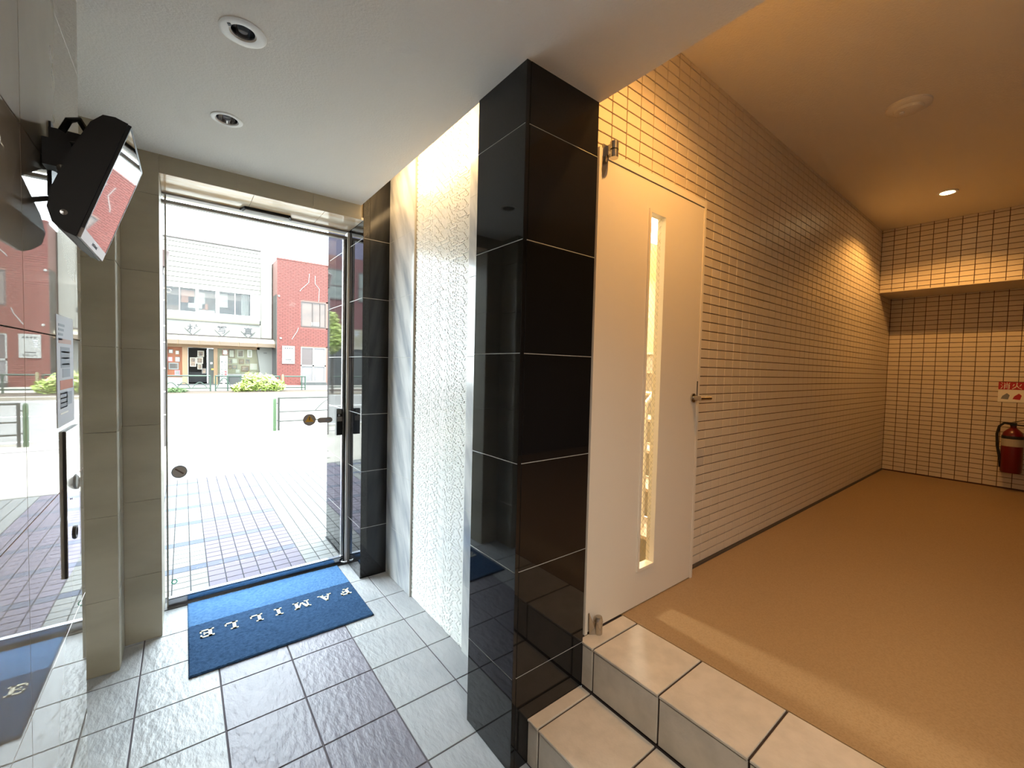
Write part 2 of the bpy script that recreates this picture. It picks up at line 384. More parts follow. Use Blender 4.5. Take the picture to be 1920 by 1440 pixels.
# sheets of thin glazed sticks
ms = MB(); pitch = .0063; rowi = 0; z = .003
random.seed(11)
PER = 9
chain = []                                     # a sheet repeats every nine rows, ends stepping like stairs
for k in range(9):
    w0 = random.uniform(-.012, .012); rowsets = []
    for r in range(PER):
        e = [.082*k+w0+.0066*r*(1 if k % 3 else .7)+random.choice((0, 0, 0, -.012, .011))]
        if random.random() < .38: e.append(e[0]+random.choice((.026, .034, -.028)))
        rowsets.append(e)
    chain.append(rowsets)
while z < 2.92:
    ends = sorted(1.80+v for k in range(9) for v in chain[k][rowi % PER])
    prev = 1.858
    for e in ends+[2.500]:
        e = min(e, 2.500)
        if e-prev > .010:
            d = .0015 if random.random() < .12 else 0
            ms.frustum(0, 1.170, 1.161-d, prev, e-(.0055 if e < 2.5 else 0), z, z+pitch-.0012, .0005)
            prev = e
    z += pitch; rowi += 1
mo = ms.build('mosaic_sticks', 'mosaic', wr); mo['kind'] = 'stuff'

# ================================================================ black return beside the door (inside and outside reveal)
wb = struct(bx(.99, 1.30, 2.93, 3.75, 0, 3.1).build('wall_pier', 'white_joint'), 'polished black granite pier beside the glass door')
for z0, z1 in zrows(3.08):
    tile(wb, 'stone_slab', 'black_stone', 1, 2.932, 2.912, .9655, 1.152, z0+.001, z1-.001, .0008)
    tile(wb, 'stone_slab', 'black_stone', 0, .99, .967, 2.9135, 3.34, z0+.001, z1-.001, .0008)
    tile(wb, 'stone_slab', 'black_stone', 0, .99, .967, 3.342, 3.80, z0+.001, z1-.001, .0008)
    tile(wb, 'stone_slab', 'black_stone', 1, 3.752, 3.80, .968, 1.40, z0+.001, z1-.001, .0008)

joints(wb, 'white_joint', [(.9675, 1.152, 2.9125, 3.75, q-.0013, q+.0013) for q in ZJ[1:]])
# ================================================================ beige stone front wall around the door
YW, YD = 2.912, 3.24
XL, XR = -.097, .952
we = struct(bx(-.62, XL-.012, YW+.014, 3.34, 0, 2.95).build('wall_front', 'beige_joint'), 'beige limestone wall and lintel around the glass door')
bx(XL-.012, .98, YW+.014, 3.34, 2.49, 2.95).build('lintel_core', 'beige_joint', we)
bx(-.62, -.262, 2.714, 3.0, 0, 2.95).build('pier_core', 'beige_joint', we)
for z0, z1 in zrows(ZC+.01):
    if z1 <= 2.40: tile(we, 'stone_tile', 'beige_stone', 1, YW+.014, YW, -.2478, XL-.0003, z0+.0006, z1-.0006, .0008)
    tile(we, 'stone_tile', 'beige_stone', 1, 2.714, 2.700, -.62, -.250, z0+.0006, z1-.0006, .0008)
    tile(we, 'stone_tile', 'beige_stone', 0, -.262, -.248, 2.7012, 2.912, z0+.0006, z1-.0006, .003)
    if z1 <= 2.40:
        tile(we, 'stone_tile', 'beige_stone', 0, XL-.012, XL, YW+.0006, 3.34, z0+.0006, z1-.0006, .0008)
tile(we, 'stone_tile', 'beige_stone', 1, YW+.014, YW, -.2478, XL-.0003, 2.3566, ZC+.01, .0008)
tile(we, 'stone_tile', 'beige_stone', 0, XL-.012, XL, YW+.0006, 3.34, 2.3566, 2.474, .0008)
for a0, a1 in ((XL, .25), (.25, .65), (.65, XR)):
    tile(we, 'stone_tile', 'beige_stone', 1, YW+.014, YW, a0+.0005, a1-.0005, 2.4745, ZC+.01, .0008)
for a0, a1 in ((XL, .33), (.33, .72), (.72, .966)):
    tile(we, 'soffit_slab', 'soffit_stone', 2, 2.49, 2.474, a0+.0008, a1-.0008, YW+.001, 3.34, .0008)

# ================================================================ glass entrance door
d1 = thing('door_1', (.43, YD, 0), 'frameless glass entrance door with steel rails, open view to the street', None); struct(d1)
bx(XL, .966, YD-.02, YD+.03, 2.464, 2.474).build('header_frame', 'mid_metal', d1)
bx(XL, .966, YD-.016, YD+.02, 2.415, 2.434).build('header_rail', 'mid_metal', d1)
bx(XL, .966, YD, YD+.004, 2.434, 2.462).build('transom_pane', 'glass', d1)
bx(XL+.012, XL+.021, YD-.012, YD+.012, 0, 2.462).build('left_stile', 'mid_metal', d1)
bx(XL, XL+.012, YD, YD+.004, 0, 2.462).build('side_pane', 'glass', d1)
bx(.951, .9665, YD-.03, YD+.03, 0, 2.462).build('end_post', 'alu', d1)
leaf = bx(XL+.021, .936, YD-.004, YD+.006, .050, 2.416).build('glass_leaf', 'glass', d1)
bx(.926, .940, YD-.014, YD+.014, .050, 2.416).build('lock_stile', 'steel', d1)
bx(.941, .950, YD-.012, YD+.012, .0, 2.416).build('brush_gap', 'black_plastic', d1)
bx(XL+.019, .940, YD-.014, YD+.014, .006, .056).build('bottom_rail', 'rail_steel', d1)
bx(XL+.019, .940, YD-.0155, YD-.014, .047, .050).build('rail_line', 'dark_metal', d1)
bx(XL, .966, YD-.045, YD+.05, -.004, .004).build('floor_track', 'dark_metal', d1)
lk = MB().box(.882, .925, YD-.034, YD-.002, .976, 1.170).build('lock_box', 'black_plastic', d1)
bx(.886, .916, YD-.0355, YD-.034, 1.134, 1.164).build('lock_plate', 'grey_plastic', lk)
bx(.886, .921, YD-.0355, YD-.034, 1.078, 1.112).build('lock_label', 'silver_plastic', lk)
bx(.892, .906, YD-.040, YD-.034, 1.116, 1.132).build('lock_knob', 'steel', lk)
hp = MB(); hp.tube([(.925, YD-.03, .02), (.94, YD-.05, .02), (.960, YD-.055, .024)], .007); hp.build('floor_latch', 'steel', d1, smooth=True)
# stickers on the glass
s1 = MB().lathe([(0, 0), (.042, 0), (.042, .0008), (0, .0008)], (.705, YD-.0052, 1.097), (0, -1, 0), 28).build('warning_sticker', 'sticker_grey', d1, 'round grey warning sticker with an amber triangle')
MB().prism([(.675, YD-.0062, 1.082), (.735, YD-.0062, 1.082), (.705, YD-.0062, 1.129)], (0, -.0006, 0)).build('triangle', 'sticker_yellow', s1)
MB().prism([(.702, YD-.0072, 1.094), (.708, YD-.0072, 1.094), (.709, YD-.0072, 1.118), (.701, YD-.0072, 1.118)], (0, -.0004, 0)).build('mark', 'sticker_dark', s1)
pl = []
for k in range(13): q = -math.pi/2+math.pi*k/12; pl.append((.841+.019*math.cos(q), YD-.0052, 1.090+.019*math.sin(q)))
for k in range(13): q = math.pi/2+math.pi*k/12; pl.append((.777+.019*math.cos(q), YD-.0052, 1.090+.019*math.sin(q)))
s2 = MB().prism(pl, (0, -.0008, 0)).build('pill_sticker', 'sticker_grey', d1, 'long grey pill shaped sticker')
for k in range(4): bx(.812+.011*k, .820+.011*k, YD-.0068, YD-.006, 1.082, 1.098).build('mark', 'ink', s2)
s3 = MB().lathe([(0, 0), (.039, 0), (.039, .0008), (0, .0008)], (-.023, YD-.0052, .822), (0, -1, 0), 28).build('round_sticker', 'sticker_grey', d1, 'round brown grey sticker with a slanted bar')
MB().lathe([(.033, 0), (.039, 0), (.039, .0006), (.033, .0006), (.033, 0)], (-.023, YD-.0062, .822), (0, -1, 0), 28).build('ring', 'ink', s3)
MB().prism([(-.046, YD-.0062, .839), (-.040, YD-.0062, .845), (.000, YD-.0062, .811), (-.006, YD-.0062, .805)], (0, -.0006, 0)).build('bar', 'sticker_dark', s3)
MB().lathe([(.010, 0), (.015, 0), (.015, .0006), (.010, .0006), (.010, 0)], (-.05, YD-.0052, .149), (0, -1, 0), 18).build('small_sticker', 'sticker_green', d1, 'tiny green ring sticker')
# motion sensor under the header
sn = MB().prism([(.286, YD-.02, 2.474), (.583, YD-.02, 2.474), (.565, YD-.085, 2.474), (.305, YD-.085, 2.474)], (0, 0, -.014)).build('door_sensor', 'black_plastic')
tag(sn, 'slim black motion sensor under the lintel above the glass door', 'sensor')
sl = MB().prism([(.300, YD-.022, 2.460), (.570, YD-.022, 2.460), (.556, YD-.078, 2.460), (.315, YD-.078, 2.460)], (0, 0, -.004)); sl.build('sensor_window', 'silver_plastic', sn)

# ================================================================ polished stone wall on the left
wl = struct(bx(-.62, -.262, -2.45, 1.850, 0, 2.95).build('wall_left', 'panel_joint'), 'polished beige stone wall mirroring the door and street')
yl = [1.862-.6*k for k in range(8)]
for z0, z1 in zrows(ZC+.01):
    for a1, a0 in zip(yl[:-1], yl[1:]):
        tile(wl, 'stone_panel', 'panel_stone', 0, -.262, -.250, a0+.0012, a1-.0003, z0+.001, z1-.001, .0006)
bx(-.62, -.2508, 1.850, 1.8612, 0, ZC+.01).build('end_cap', 'beige_stone', wl)
bx(-.70, -.62, 1.5, 3.2, 0, 2.95).build('recess_back', 'beige_stone', wl)

# ================================================================ hall behind and corridor shell
wbk = struct(bx(-.62, 1.34, -2.55, -2.45, 0, 2.65).build('wall_back', 'dark_plaster'), 'plain wall behind the viewer')
wsd = struct(bx(1.30, 7.0, -2.0, -1.9, 0, 3.2).build('wall_side', 'dark_plaster'), 'plain corridor wall opposite the tiled wall')
bx(1.30, 1.36, -2.55, -1.9, 0, 3.2).build('wall_return', 'dark_plaster', wsd)
cc = struct(bx(1.30, 7.0, -2.0, 1.34, ZH, ZH+.06).build('corridor_ceiling', 'ceiling2'), 'high corridor ceiling in warm lamp light')
# platform, steps
cf = struct(bx(1.614, 7.0, -1.95, 1.34, .30, ZP).build('corridor_floor', 'vinyl'), 'beige vinyl corridor floor at the top of the steps')
st = struct(bx(1.030, 1.614, -1.95, 1.162, 0, .168).build('steps', 'step_grout'), 'two steps clad in beige tiles')
bx(1.324, 1.614, -1.95, 1.24, .16, ZP-.006).build('platform_core', 'step_grout', st)
ys = [1.164, 1.105, .804, .503, .202, -.099, -.4, -.701, -1.0, -1.3, -1.6, -1.9]
for k in range(len(ys)-1):
    b0, b1 = ys[k+1]+.004, ys[k]-(.004 if k else .0005)
    tile(st, 'tread_tile', 'step_tile', 2, .166, .175, 1.021, 1.309, b0, b1, .002)
    tile(st, 'riser_tile', 'step_tile', 0, 1.030, 1.024, b0, b1, .0, .161, .0015)
    tile(st, 'tread_tile', 'step_tile', 2, ZP-.009, ZP, 1.314, 1.611, b0, b1 if k else 1.183, .002)
    tile(st, 'riser_tile', 'step_tile', 0, 1.324, 1.317, b0, b1, .178, ZP-.0145, .0015)

# ================================================================ tiled corridor wall with white door
YT = 1.245; DX0, DX1, DZ1 = 1.352, 2.226, 2.418; TW, TH = .1031, .0526
wt = struct(bx(1.300, DX0+.02, YT+.006, YT+.10, 0, 3.2).build('wall_tiled', 'grout_brown'), 'corridor wall of small cream tiles with brown joints')
bx(DX1-.02, 6.95, YT+.006, YT+.10, 0, 3.2).build('wall_core', 'grout_brown', wt)
bx(DX0+.02, DX1-.02, YT+.006, YT+.10, DZ1-.02, 3.2).build('wall_core', 'grout_brown', wt)
cells = []
g = .0054
for i in range(-3, 52):
    for j in range(-13, 42):
        a0, a1 = 1.602+TW*i+g/2, 1.602+TW*(i+1)-g/2; b0, b1 = 2.477-TH*(j+1)+g/2, 2.477-TH*j-g/2
        a0 = max(a0, 1.319); a1 = min(a1, 6.768); b0 = max(b0, ZP+.003); b1 = min(b1, ZH-.002)
        if a1-a0 < .008 or b1-b0 < .008: continue
        if a0 > 6.18 and b0 > 2.44: continue
        if b0 < DZ1 and a1 > DX0 and a0 < DX1:
            if a1 > DX1+.008: a0 = DX1+.002
            elif b1 > DZ1+.008 and b0 < DZ1: b0 = DZ1+.002
            else: continue
        ax, az = (a0+a1)/2, (b0+b1)/2
        seen = ax > 1.40 and not (az > 2.644+(ax-1.414)*.80)
        cells.append((-1 if not seen else 0, ax**2+YT**2+(az-1.5)**2, a0, a1, b0, b1))
cells.sort(key=lambda c: (-c[0], c[1]))
fars = MB()
for k, (s_, _, a0, a1, b0, b1) in enumerate(cells):
    if k < 298: tile(wt, 'wall_tile', 'wall_tile', 1, YT+.007, YT, a0, a1, b0, b1, .0012)
    else: fars.frustum(1, YT+.007, YT, a0, a1, b0, b1, .0012)
ft = fars.build('small_tiles', 'wall_tile', wt); ft['kind'] = 'stuff'
bx(DX1+.002, 6.768, YT-.012, YT+.006, ZP, ZP+.012).build('floor_bead', 'step_nose', wt)

# white steel door
d2 = thing('door_2', (1.79, 1.185, ZP), 'ivory steel door with a narrow wired glass slit', None); struct(d2)
DY = 1.188
fr = MB(); fr.box(DX0, DX0+.016, DY-.004, YT+.05, ZP, DZ1); fr.box(DX1-.018, DX1, DY-.004, YT+.05, ZP, DZ1); fr.box(DX0+.016, DX1-.018, DY-.004, YT+.05, DZ1-.034, DZ1)
fr.build('door_frame', 'door_white', d2)
bx(DX0+.016, DX1-.018, DY+.006, DY+.010, DZ1-.044, DZ1-.034).build('frame_gap', 'step_nose', d2)
lf = MB(); gx0, gx1, gz0, gz1 = 1.722, 1.845, .545, 2.245
for a in ((DX0+.019, gx0, ZP+.006, DZ1-.038), (gx1, DX1-.021, ZP+.006, DZ1-.038), (gx0, gx1, ZP+.006, gz0), (gx0, gx1, gz1, DZ1-.038)): lf.box(a[0], a[1], DY, DY+.04, a[2], a[3])
lfo = lf.build('door_leaf', 'door_white', d2)
gf = MB(); t_ = .012
gf.box(gx0-t_, gx0+.003, DY-.007, DY+.03, gz0-t_, gz1+t_).box(gx1-.003, gx1+t_, DY-.007, DY+.03, gz0-t_, gz1+t_).box(gx0+.003, gx1-.003, DY-.007, DY+.03, gz0-t_, gz0+.003).box(gx0+.003, gx1-.003, DY-.007, DY+.03, gz1-.003, gz1+t_)
gf.build('glass_bead', 'door_white', d2)
gl = bx(gx0, gx1, DY+.017, DY+.021, gz0, gz1).build('door_pane', 'wire_glass', d2)
wm = MB()
zz = gz0-.12
while zz < gz1:
    for sg in (1, -1):
        a = (gx0, DY+.019, zz if sg == 1 else zz+.123); b = (gx1, DY+.019, zz+.123 if sg == 1 else zz)
        if min(a[2], b[2]) >= gz0 and max(a[2], b[2]) <= gz1: wm.tube([a, b], .0006, 4)
    zz += .032
wmo = wm.build('wire_mesh', 'grey_plastic', gl); wmo['kind'] = 'stuff'
hd = MB().lathe([(0, 0), (.024, 0), (.024, .008), (.012, .010), (.012, .045), (0, .045)], (2.165, DY, 1.362), (0, -1, 0), 20).build('handle', 'brass_steel', d2, 'satin nickel lever handle', smooth=True)
MB().tube([(2.150, DY-.045, 1.362), (2.20, DY-.046, 1.361), (2.268, DY-.044, 1.360)], [.013, .011, .011], 12).build('lever', 'brass_steel', hd, smooth=True)
bx(2.204, 2.2075, DY-.0035, DY+.004, 1.345, 1.452).build('latch_slot', 'black_plastic', d2)
# pivot hinges
hg = MB().tube([(1.405, DY-.035, 2.375), (1.405, DY-.035, 2.440)], .018, 14).build('pivot_hinge', 'steel', d2, smooth=True)
MB().prism([(1.372, DY-.006, 2.435), (1.408, DY-.006, 2.435), (1.408, DY-.006, 2.385), (1.380, DY-.006, 2.300), (1.368, DY-.006, 2.340)], (0, .006, 0)).build('hinge_plate', 'steel', hg)
bx(1.388, 1.408, DY-.035, DY, 2.39, 2.43).build('hinge_arm', 'steel', hg)
MB().lathe([(.0182, .030), (.0186, .030), (.0186, .035), (.0182, .035)], (1.405, DY-.035, 2.375), n=14).build('hinge_ring', 'dark_metal', hg)
hb = MB().tube([(1.412, DY-.028, ZP+.001), (1.412, DY-.028, ZP+.05)], .017, 14).build('pivot_hinge', 'brass_steel', d2, smooth=True)
MB().lathe([(.017, .05), (.019, .055), (.014, .075), (0, .078)], (1.412, DY-.028, ZP), n=14).build('hinge_cap', 'brass_steel', hb, smooth=True)
MB().prism([(1.372, DY-.012, ZP+.001), (1.398, DY-.03, ZP+.001), (1.395, DY-.02, ZP+.03), (1.376, DY-.006, ZP+.09), (1.370, DY-.006, ZP+.09)], (.004, .004, 0)).build('hinge_plate', 'brass_steel', hb)

# ================================================================ end wall with a tiled beam
XE, XB = 6.77, 6.19
wn = struct(bx(XE+.006, XE+.12, -1.95, YT+.02, 0, 3.2).build('wall_end', 'grout_brown'), 'end wall of the corridor in small cream tiles')
bm_ = struct(bx(XB+.006, XE+.006, -1.95, YT+.008, 2.448, 3.2).build('beam', 'grout_brown'), 'tiled beam across the end of the corridor')
bx(XB+.002, XE+.006, -1.95, YT, 2.440, 2.448).build('soffit', 'wall_tile', bm_)
def endgrid(par, x, z0, z1, nmax):
    cs = []
    for i in range(0, 17):
        for j in range(-13, 42):
            a1, a0 = YT-.004-TW*i, YT-.004-TW*(i+1)+g; b0, b1 = 2.477-TH*(j+1)+g/2, 2.477-TH*j-g/2
            b0 = max(b0, z0); b1 = min(b1, z1)
            if b1-b0 < .008: continue
            cs.append(((0 if i < 11 else 1), i, j, a0, a1, b0, b1))
    cs.sort(key=lambda c: (c[0], -c[1]))
    far = MB()
    for k, (_, i, j, a0, a1, b0, b1) in enumerate(cs):
        if k < nmax: tile(par, 'wall_tile', 'wall_tile', 0, x+.007, x, a0, a1, b0, b1, .0012)
        else: far.frustum(0, x+.007, x, a0, a1, b0, b1, .0012)
    if far.v: o = far.build('small_tiles', 'wall_tile', par); o['kind'] = 'stuff'
endgrid(wn, XE, ZP+.003, 2.44, 298)
endgrid(bm_, XB, 2.442, ZH-.002, 180)

# ================================================================ stairwell behind the white door
sw = struct(bx(1.30, 4.9, 2.62, 2.70, 0, 3.25).build('wall_stair', 'stair_wall'), 'yellow tiled stairwell wall seen through the door slit')
bx(4.6, 4.7, 1.30, 2.70, 0, 3.25).build('stair_end', 'stair_wall', sw)
bx(1.24, 1.34, 1.47, 2.70, 0, 3.25).build('stair_side', 'stair_wall', sw)
bx(1.30, 4.9, 1.30, 2.70, 3.10, 3.2).build('stair_ceiling', 'ceiling2', sw)
sc = struct(bx(1.34, 2.1, 1.345, 2.62, .30, ZP).build('stairs', 'stair_tile'), 'grey stairs rising behind the white door')
for k in range(9):
    x = 2.1+.27*k; zt = ZP+.19*(k+1)
    bx(x, x+.29, 1.35, 2.615, zt-.185, zt-.02).build('riser', 'stair_tile', sc)
    bx(x-.012, x+.275, 1.35, 2.615, zt-.02, zt).build('tread', 'stair_tread', sc)
hr = tag(MB().tube([(2.2, 1.50, 1.30), (3.9, 1.50, 2.50)], .018, 10).tube([(2.2, 1.50, 1.30), (2.2, 1.50, .55)], .014, 8).build('handrail', 'white_plastic', smooth=True), 'white handrail on the stairs behind the door', 'handrail')
lm = thing('stair_lamp', (3.3, 2.0, 3.1), 'bright lamp on the stairwell ceiling seen at the top of the slit', 'lamp')
bx(3.2, 3.75, 1.85, 2.48, 2.76, 3.09).build('lamp_shade', 'stair_glow', lm)
bx(3.18, 3.77, 1.83, 2.50, 3.088, 3.0995).build('base', 'white_plastic', lm)
wl2 = thing('wall_lamp', (1.775, 2.6, 2.9), 'small lamp on the stairwell wall behind the white door', 'lamp')
bx(1.70, 1.85, 2.56, 2.62, 2.70, 3.0).build('lamp_body', 'white_plastic', wl2)

# ================================================================ ceiling fittings
def downlight(c, R, r, label, chip):
    t = thing('downlight', (c[0], c[1], ZC), label, 'light', None)
    MB().lathe([(r, .004), (r+.004, -.004), (R-.008, -.006), (R, -.003), (R, .0005), (r, .0005)], (c[0], c[1], ZC), n=40).build('trim_ring', 'white_plastic', t, smooth=True)
    MB().lathe([(r+.0005, .0), (r*.92, .05), (r*.7, .085), (r*.35, .10), (0, .10)], (c[0], c[1], ZC), n=32).build('reflector', 'reflector', t, smooth=True)
    MB().lathe([(0, .03), (.012, .034), (.017, .05), (.012, .09), (.008, .1)], (c[0], c[1], ZC), n=16).build('bulb', 'white_plastic', t, smooth=True)
    if chip: MB().prism([(c[0]-.045, c[1]-.022, ZC-.0066), (c[0]-.037, c[1]-.026, ZC-.0066), (c[0]-.032, c[1]-.016, ZC-.0066), (c[0]-.040, c[1]-.012, ZC-.0066)], (0, 0, .002)).build('scratch', 'black_plastic', t, 'dark chipped spot')
downlight(L1, .067, .034, 'unlit round downlight nearer the viewer, with a chipped white ring', True)
downlight(L2, .060, .040, 'unlit round downlight near the glass door', False)
downlight((.3, -.45), .06, .045, 'round hall downlight just behind the viewer', False)  # unseen fittings added to house the two hall fill lamps
downlight((.3, -1.55), .06, .045, 'round hall downlight nearest the back wall', False)
sq = thing('wall_sconce', (.35, -2.44, 1.9), 'white uplight on the wall behind the viewer', 'lamp')  # unseen fitting added for the fill uplight
MB().prism([(.13, -2.45, 2.0), (.57, -2.45, 2.0), (.52, -2.45, 1.86), (.18, -2.45, 1.86)], (0, .02, 0)).build('back_plate', 'white_plastic', sq)
MB().box(.12, .58, -2.43, -2.20, 1.985, 1.995).box(.12, .58, -2.21, -2.20, 1.995, 2.06).box(.12, .13, -2.43, -2.21, 1.995, 2.06).box(.57, .58, -2.43, -2.21, 1.995, 2.06).build('tray', 'white_plastic', sq)
cl = thing('corridor_downlight', (5.309, .64, ZH), 'lit warm downlight in the high corridor ceiling', 'light')
MB().lathe([(.045, 0), (.05, -.008), (.065, -.008), (.07, -.001), (.07, 0)], (5.309, .64, ZH), n=32).build('trim_ring', 'white_plastic', cl, smooth=True)
MB().lathe([(0, -.012), (.03, -.011), (.045, -.004), (.045, -.001)], (5.309, .64, ZH), n=24).build('bulb', 'lamp_glow', cl, 'glowing bulb', smooth=True)
cl2 = thing('corridor_downlight', (1.62, .64, ZH), 'lit warm downlight above the white door', 'light')
MB().lathe([(.045, 0), (.05, -.008), (.065, -.008), (.07, -.001), (.07, 0)], (1.62, .64, ZH), n=32).build('trim_ring', 'white_plastic', cl2, smooth=True)
MB().lathe([(0, -.012), (.03, -.011), (.045, -.004), (.045, -.001)], (1.62, .64, ZH), n=24).build('bulb', 'lamp_glow', cl2, 'glowing bulb', smooth=True)
sd = thing('smoke_detector', (3.45, .605, ZH), 'round smoke detector on the corridor ceiling', 'detector')
MB().lathe([(.105, 0), (.105, -.012), (.098, -.018), (.07, -.022), (.065, -.036), (.03, -.044), (0, -.045)], (3.45, .605, ZH), n=36).build('body', 'ceiling2', sd, smooth=True)
MB().lathe([(.012, -.044), (.012, -.052), (0, -.053)], (3.42, .63, ZH), n=12).build('sensor_dome', 'white_plastic', sd, smooth=True)

# ================================================================ things on the left wall
mn = thing('wall_monitor', (-.14, 1.45, 1.76), 'black wall mounted monitor tilted down over the entrance', 'monitor')
O = Vector((-.096, 1.296, 2.019)); U = Vector((0, 1, .02)).normalized(); V = Vector((-.083, .0, -.259)).normalized(); Nn = V.cross(U)*-1
if Nn.x < 0: Nn = -Nn
LU, LV = .310, .272
def mp(u, v, n): return O+U*u+V*v+Nn*n
prof = [(-.004, 0), (-.004, -.022), (.004, -.040), (.03, -.052), (.10, -.060), (.19, -.062), (.236, -.056), (.262, -.040), (.272, -.018), (.274, 0)]
MB().prism([mp(-.006, v, n) for v, n in prof], U*(LU+.012)).build('housing', 'black_plastic', mn)
MB().prism([mp(.0, .250, .0005), mp(LU, .250, .0005), mp(LU, LV, .0005), mp(0, LV, .0005)], Nn*.006).build('bezel', 'silver_plastic', mn, 'silver lower bezel')
fb = MB()
for a in ((-.004, .003, -.003, .25), (LU-.003, LU+.003, -.003, .25), (.003, LU-.003, -.003, .003)):
    fb.prism([mp(a[0], a[2], .0005), mp(a[1], a[2], .0005), mp(a[1], a[3], .0005), mp(a[0], a[3], .0005)], Nn*.006)
fb.build('screen_frame', 'black_plastic', mn)
MB().prism([mp(.003, .003, .001), mp(LU-.003, .003, .001), mp(LU-.003, .25, .001), mp(.003, .25, .001)], Nn*.005).build('screen', 'screen', mn)
bz = MB()
for k in range(5): bz.prism([mp(.12+.014*k, .258, .0066), mp(.128+.014*k, .258, .0066), mp(.128+.014*k, .264, .0066), mp(.12+.014*k, .264, .0066)], Nn*.0005)
bz.build('mark', 'ink', mn)
MB().lathe([(0, 0), (.006, .001), (.006, -.001)], mp(-.0068, .235, -.03), -U, 10).build('screw', 'steel', mn)
br = MB().box(-.250, -.246, 1.49, 1.566, 1.885, 2.06).build('wall_plate', 'black_plastic', mn)
pa, pb = Vector((-.243, 1.50, 1.97)), mp(.16, .12, -.058)
ar = MB().tube([pa, pa+Vector((.012, -.01, 0)), pb-Vector((.006, 0, 0)), pb], .024, 10)
ar.box(-.246, -.200, 1.40, 1.44, 1.93, 1.99).box(-.243, -.185, 1.445, 1.475, 1.97, 2.03)
ar.build('swivel_arm', 'black_plastic', mn, smooth=True)
MB().tube([(-.212, 1.385, 2.005), (-.20, 1.378, 2.03), (-.185, 1.385, 2.04), (-.172, 1.40, 2.02), (-.178, 1.41, 1.995), (-.2, 1.40, 1.985)], .007, 8).build('cable_loop', 'black_plastic', mn, smooth=True)
MB().lathe([(0, .012), (.007, .010), (.009, 0)], (-.215, 1.398, 1.925), (0, -1, 0), 12).build('knob', 'steel', mn, smooth=True)
MB().tube([(-.245, 1.50, 1.88), (-.225, 1.46, 1.86), (-.20, 1.44, 1.835), (-.19, 1.44, 1.82)], .006, 8).build('cable', 'black_plastic', mn, smooth=True)

nt = thing('paper_notice', (-.25, 1.625, 1.32), 'white printed notice with orange blocks taped on the polished wall', 'notice')
bx(-.2499, -.2488, 1.527, 1.727, 1.322, 1.608).build('sheet', 'paper', nt)
def ink(name, y0, y1, z0, z1, m): bx(-.2488, -.2484, 1.527+y0, 1.527+y1, 1.322+z0, 1.322+z1).build(name, m, nt)
for k in range(4): ink('text_line', .02, .09-.01*k, .258-.012*k, .264-.012*k, 'ink_light')
ink('colour_block', .02, .17, .214, .226, 'ink_peach')
for k, (a, b, c, d) in enumerate(((.04, .15, .150, .205), (.06, .15, .125, .148))): ink('photo', a, b, c, d, 'ink_light')
for k in range(3): ink('text_line', .05, .14, .190-.016*k, .194-.016*k, 'ink_light')
ink('colour_block', .03, .185, .094, .118, 'ink_red')
ink('photo', .03, .11, .045, .088, 'ink_light')
for k in range(4): ink('text_line', .03, .115, .082-.012*k, .085-.012*k, 'ink_light')
ink('text_line', .03, .12, .030, .034, 'white'); ink('text_line', .10, .17, .05, .085, 'ink_light')

ip = thing('entry_panel', (-.25, 1.66, .914), 'mirror steel entry panel with a lens and key switch below the notice', 'intercom')
bx(-.250, -.2445, 1.580, 1.742, .914, 1.306).build('side_frame', 'dark_metal', ip, 'dark side edge')
bx(-.2445, -.243, 1.581, 1.741, .915, 1.305).build('face_plate', 'mirror_steel', ip)
MB().lathe([(0, .003), (.018, .003), (.022, 0)], (-.243, 1.69, 1.15), (1, 0, 0), 20).build('camera_lens', 'grey_plastic', ip)
MB().lathe([(.010, 0), (.013, .004), (.018, .004), (.02, 0)], (-.243, 1.672, 1.010), (1, 0, 0), 20).build('key_switch', 'dark_metal', ip)
MB().lathe([(0, 0), (.003, .002)], (-.243, 1.63, 1.115), (1, 0, 0), 8).build('screw', 'dark_metal', ip)

# ================================================================ doormat
mt = thing('doormat', (.452, 2.812, 0), 'two tone blue doormat lettered FAMILLE in front of the glass door', 'mat')
bx(.012, .893, 2.434, 3.192, .0005, .006).build('rubber_base', 'rubber', mt)
def pile(y0, y1, m, lab):
    b = MB(); nx, ny = 168, max(2, int((y1-y0)/.0053)); x0, x1 = .012, .893
    for j in range(ny+1):
        for i in range(nx+1):
            ex = i in (0, nx) or (j == 0 and y0 < 2.5) or (j == ny and y1 > 3.1)
            z = .005 if ex else .0115+random.uniform(-.0016, .0016)
            b.v.append((x0+(x1-x0)*i/nx+random.uniform(-.0012, .0012), y0+(y1-y0)*j/ny+(random.uniform(-.0012, .0012) if ex or 0 < j < ny else 0), z))
    for j in range(ny):
        for i in range(nx):
            a = j*(nx+1)+i; b.f.append((a, a+1, a+nx+2, a+nx+1))
    return b.build('pile', m, mt, lab, smooth=True)
pile(2.432, 2.898, 'blue_dark', 'deep blue pile half'); pile(2.898, 3.194, 'blue_light', 'bright blue pile band')
h_ = .077
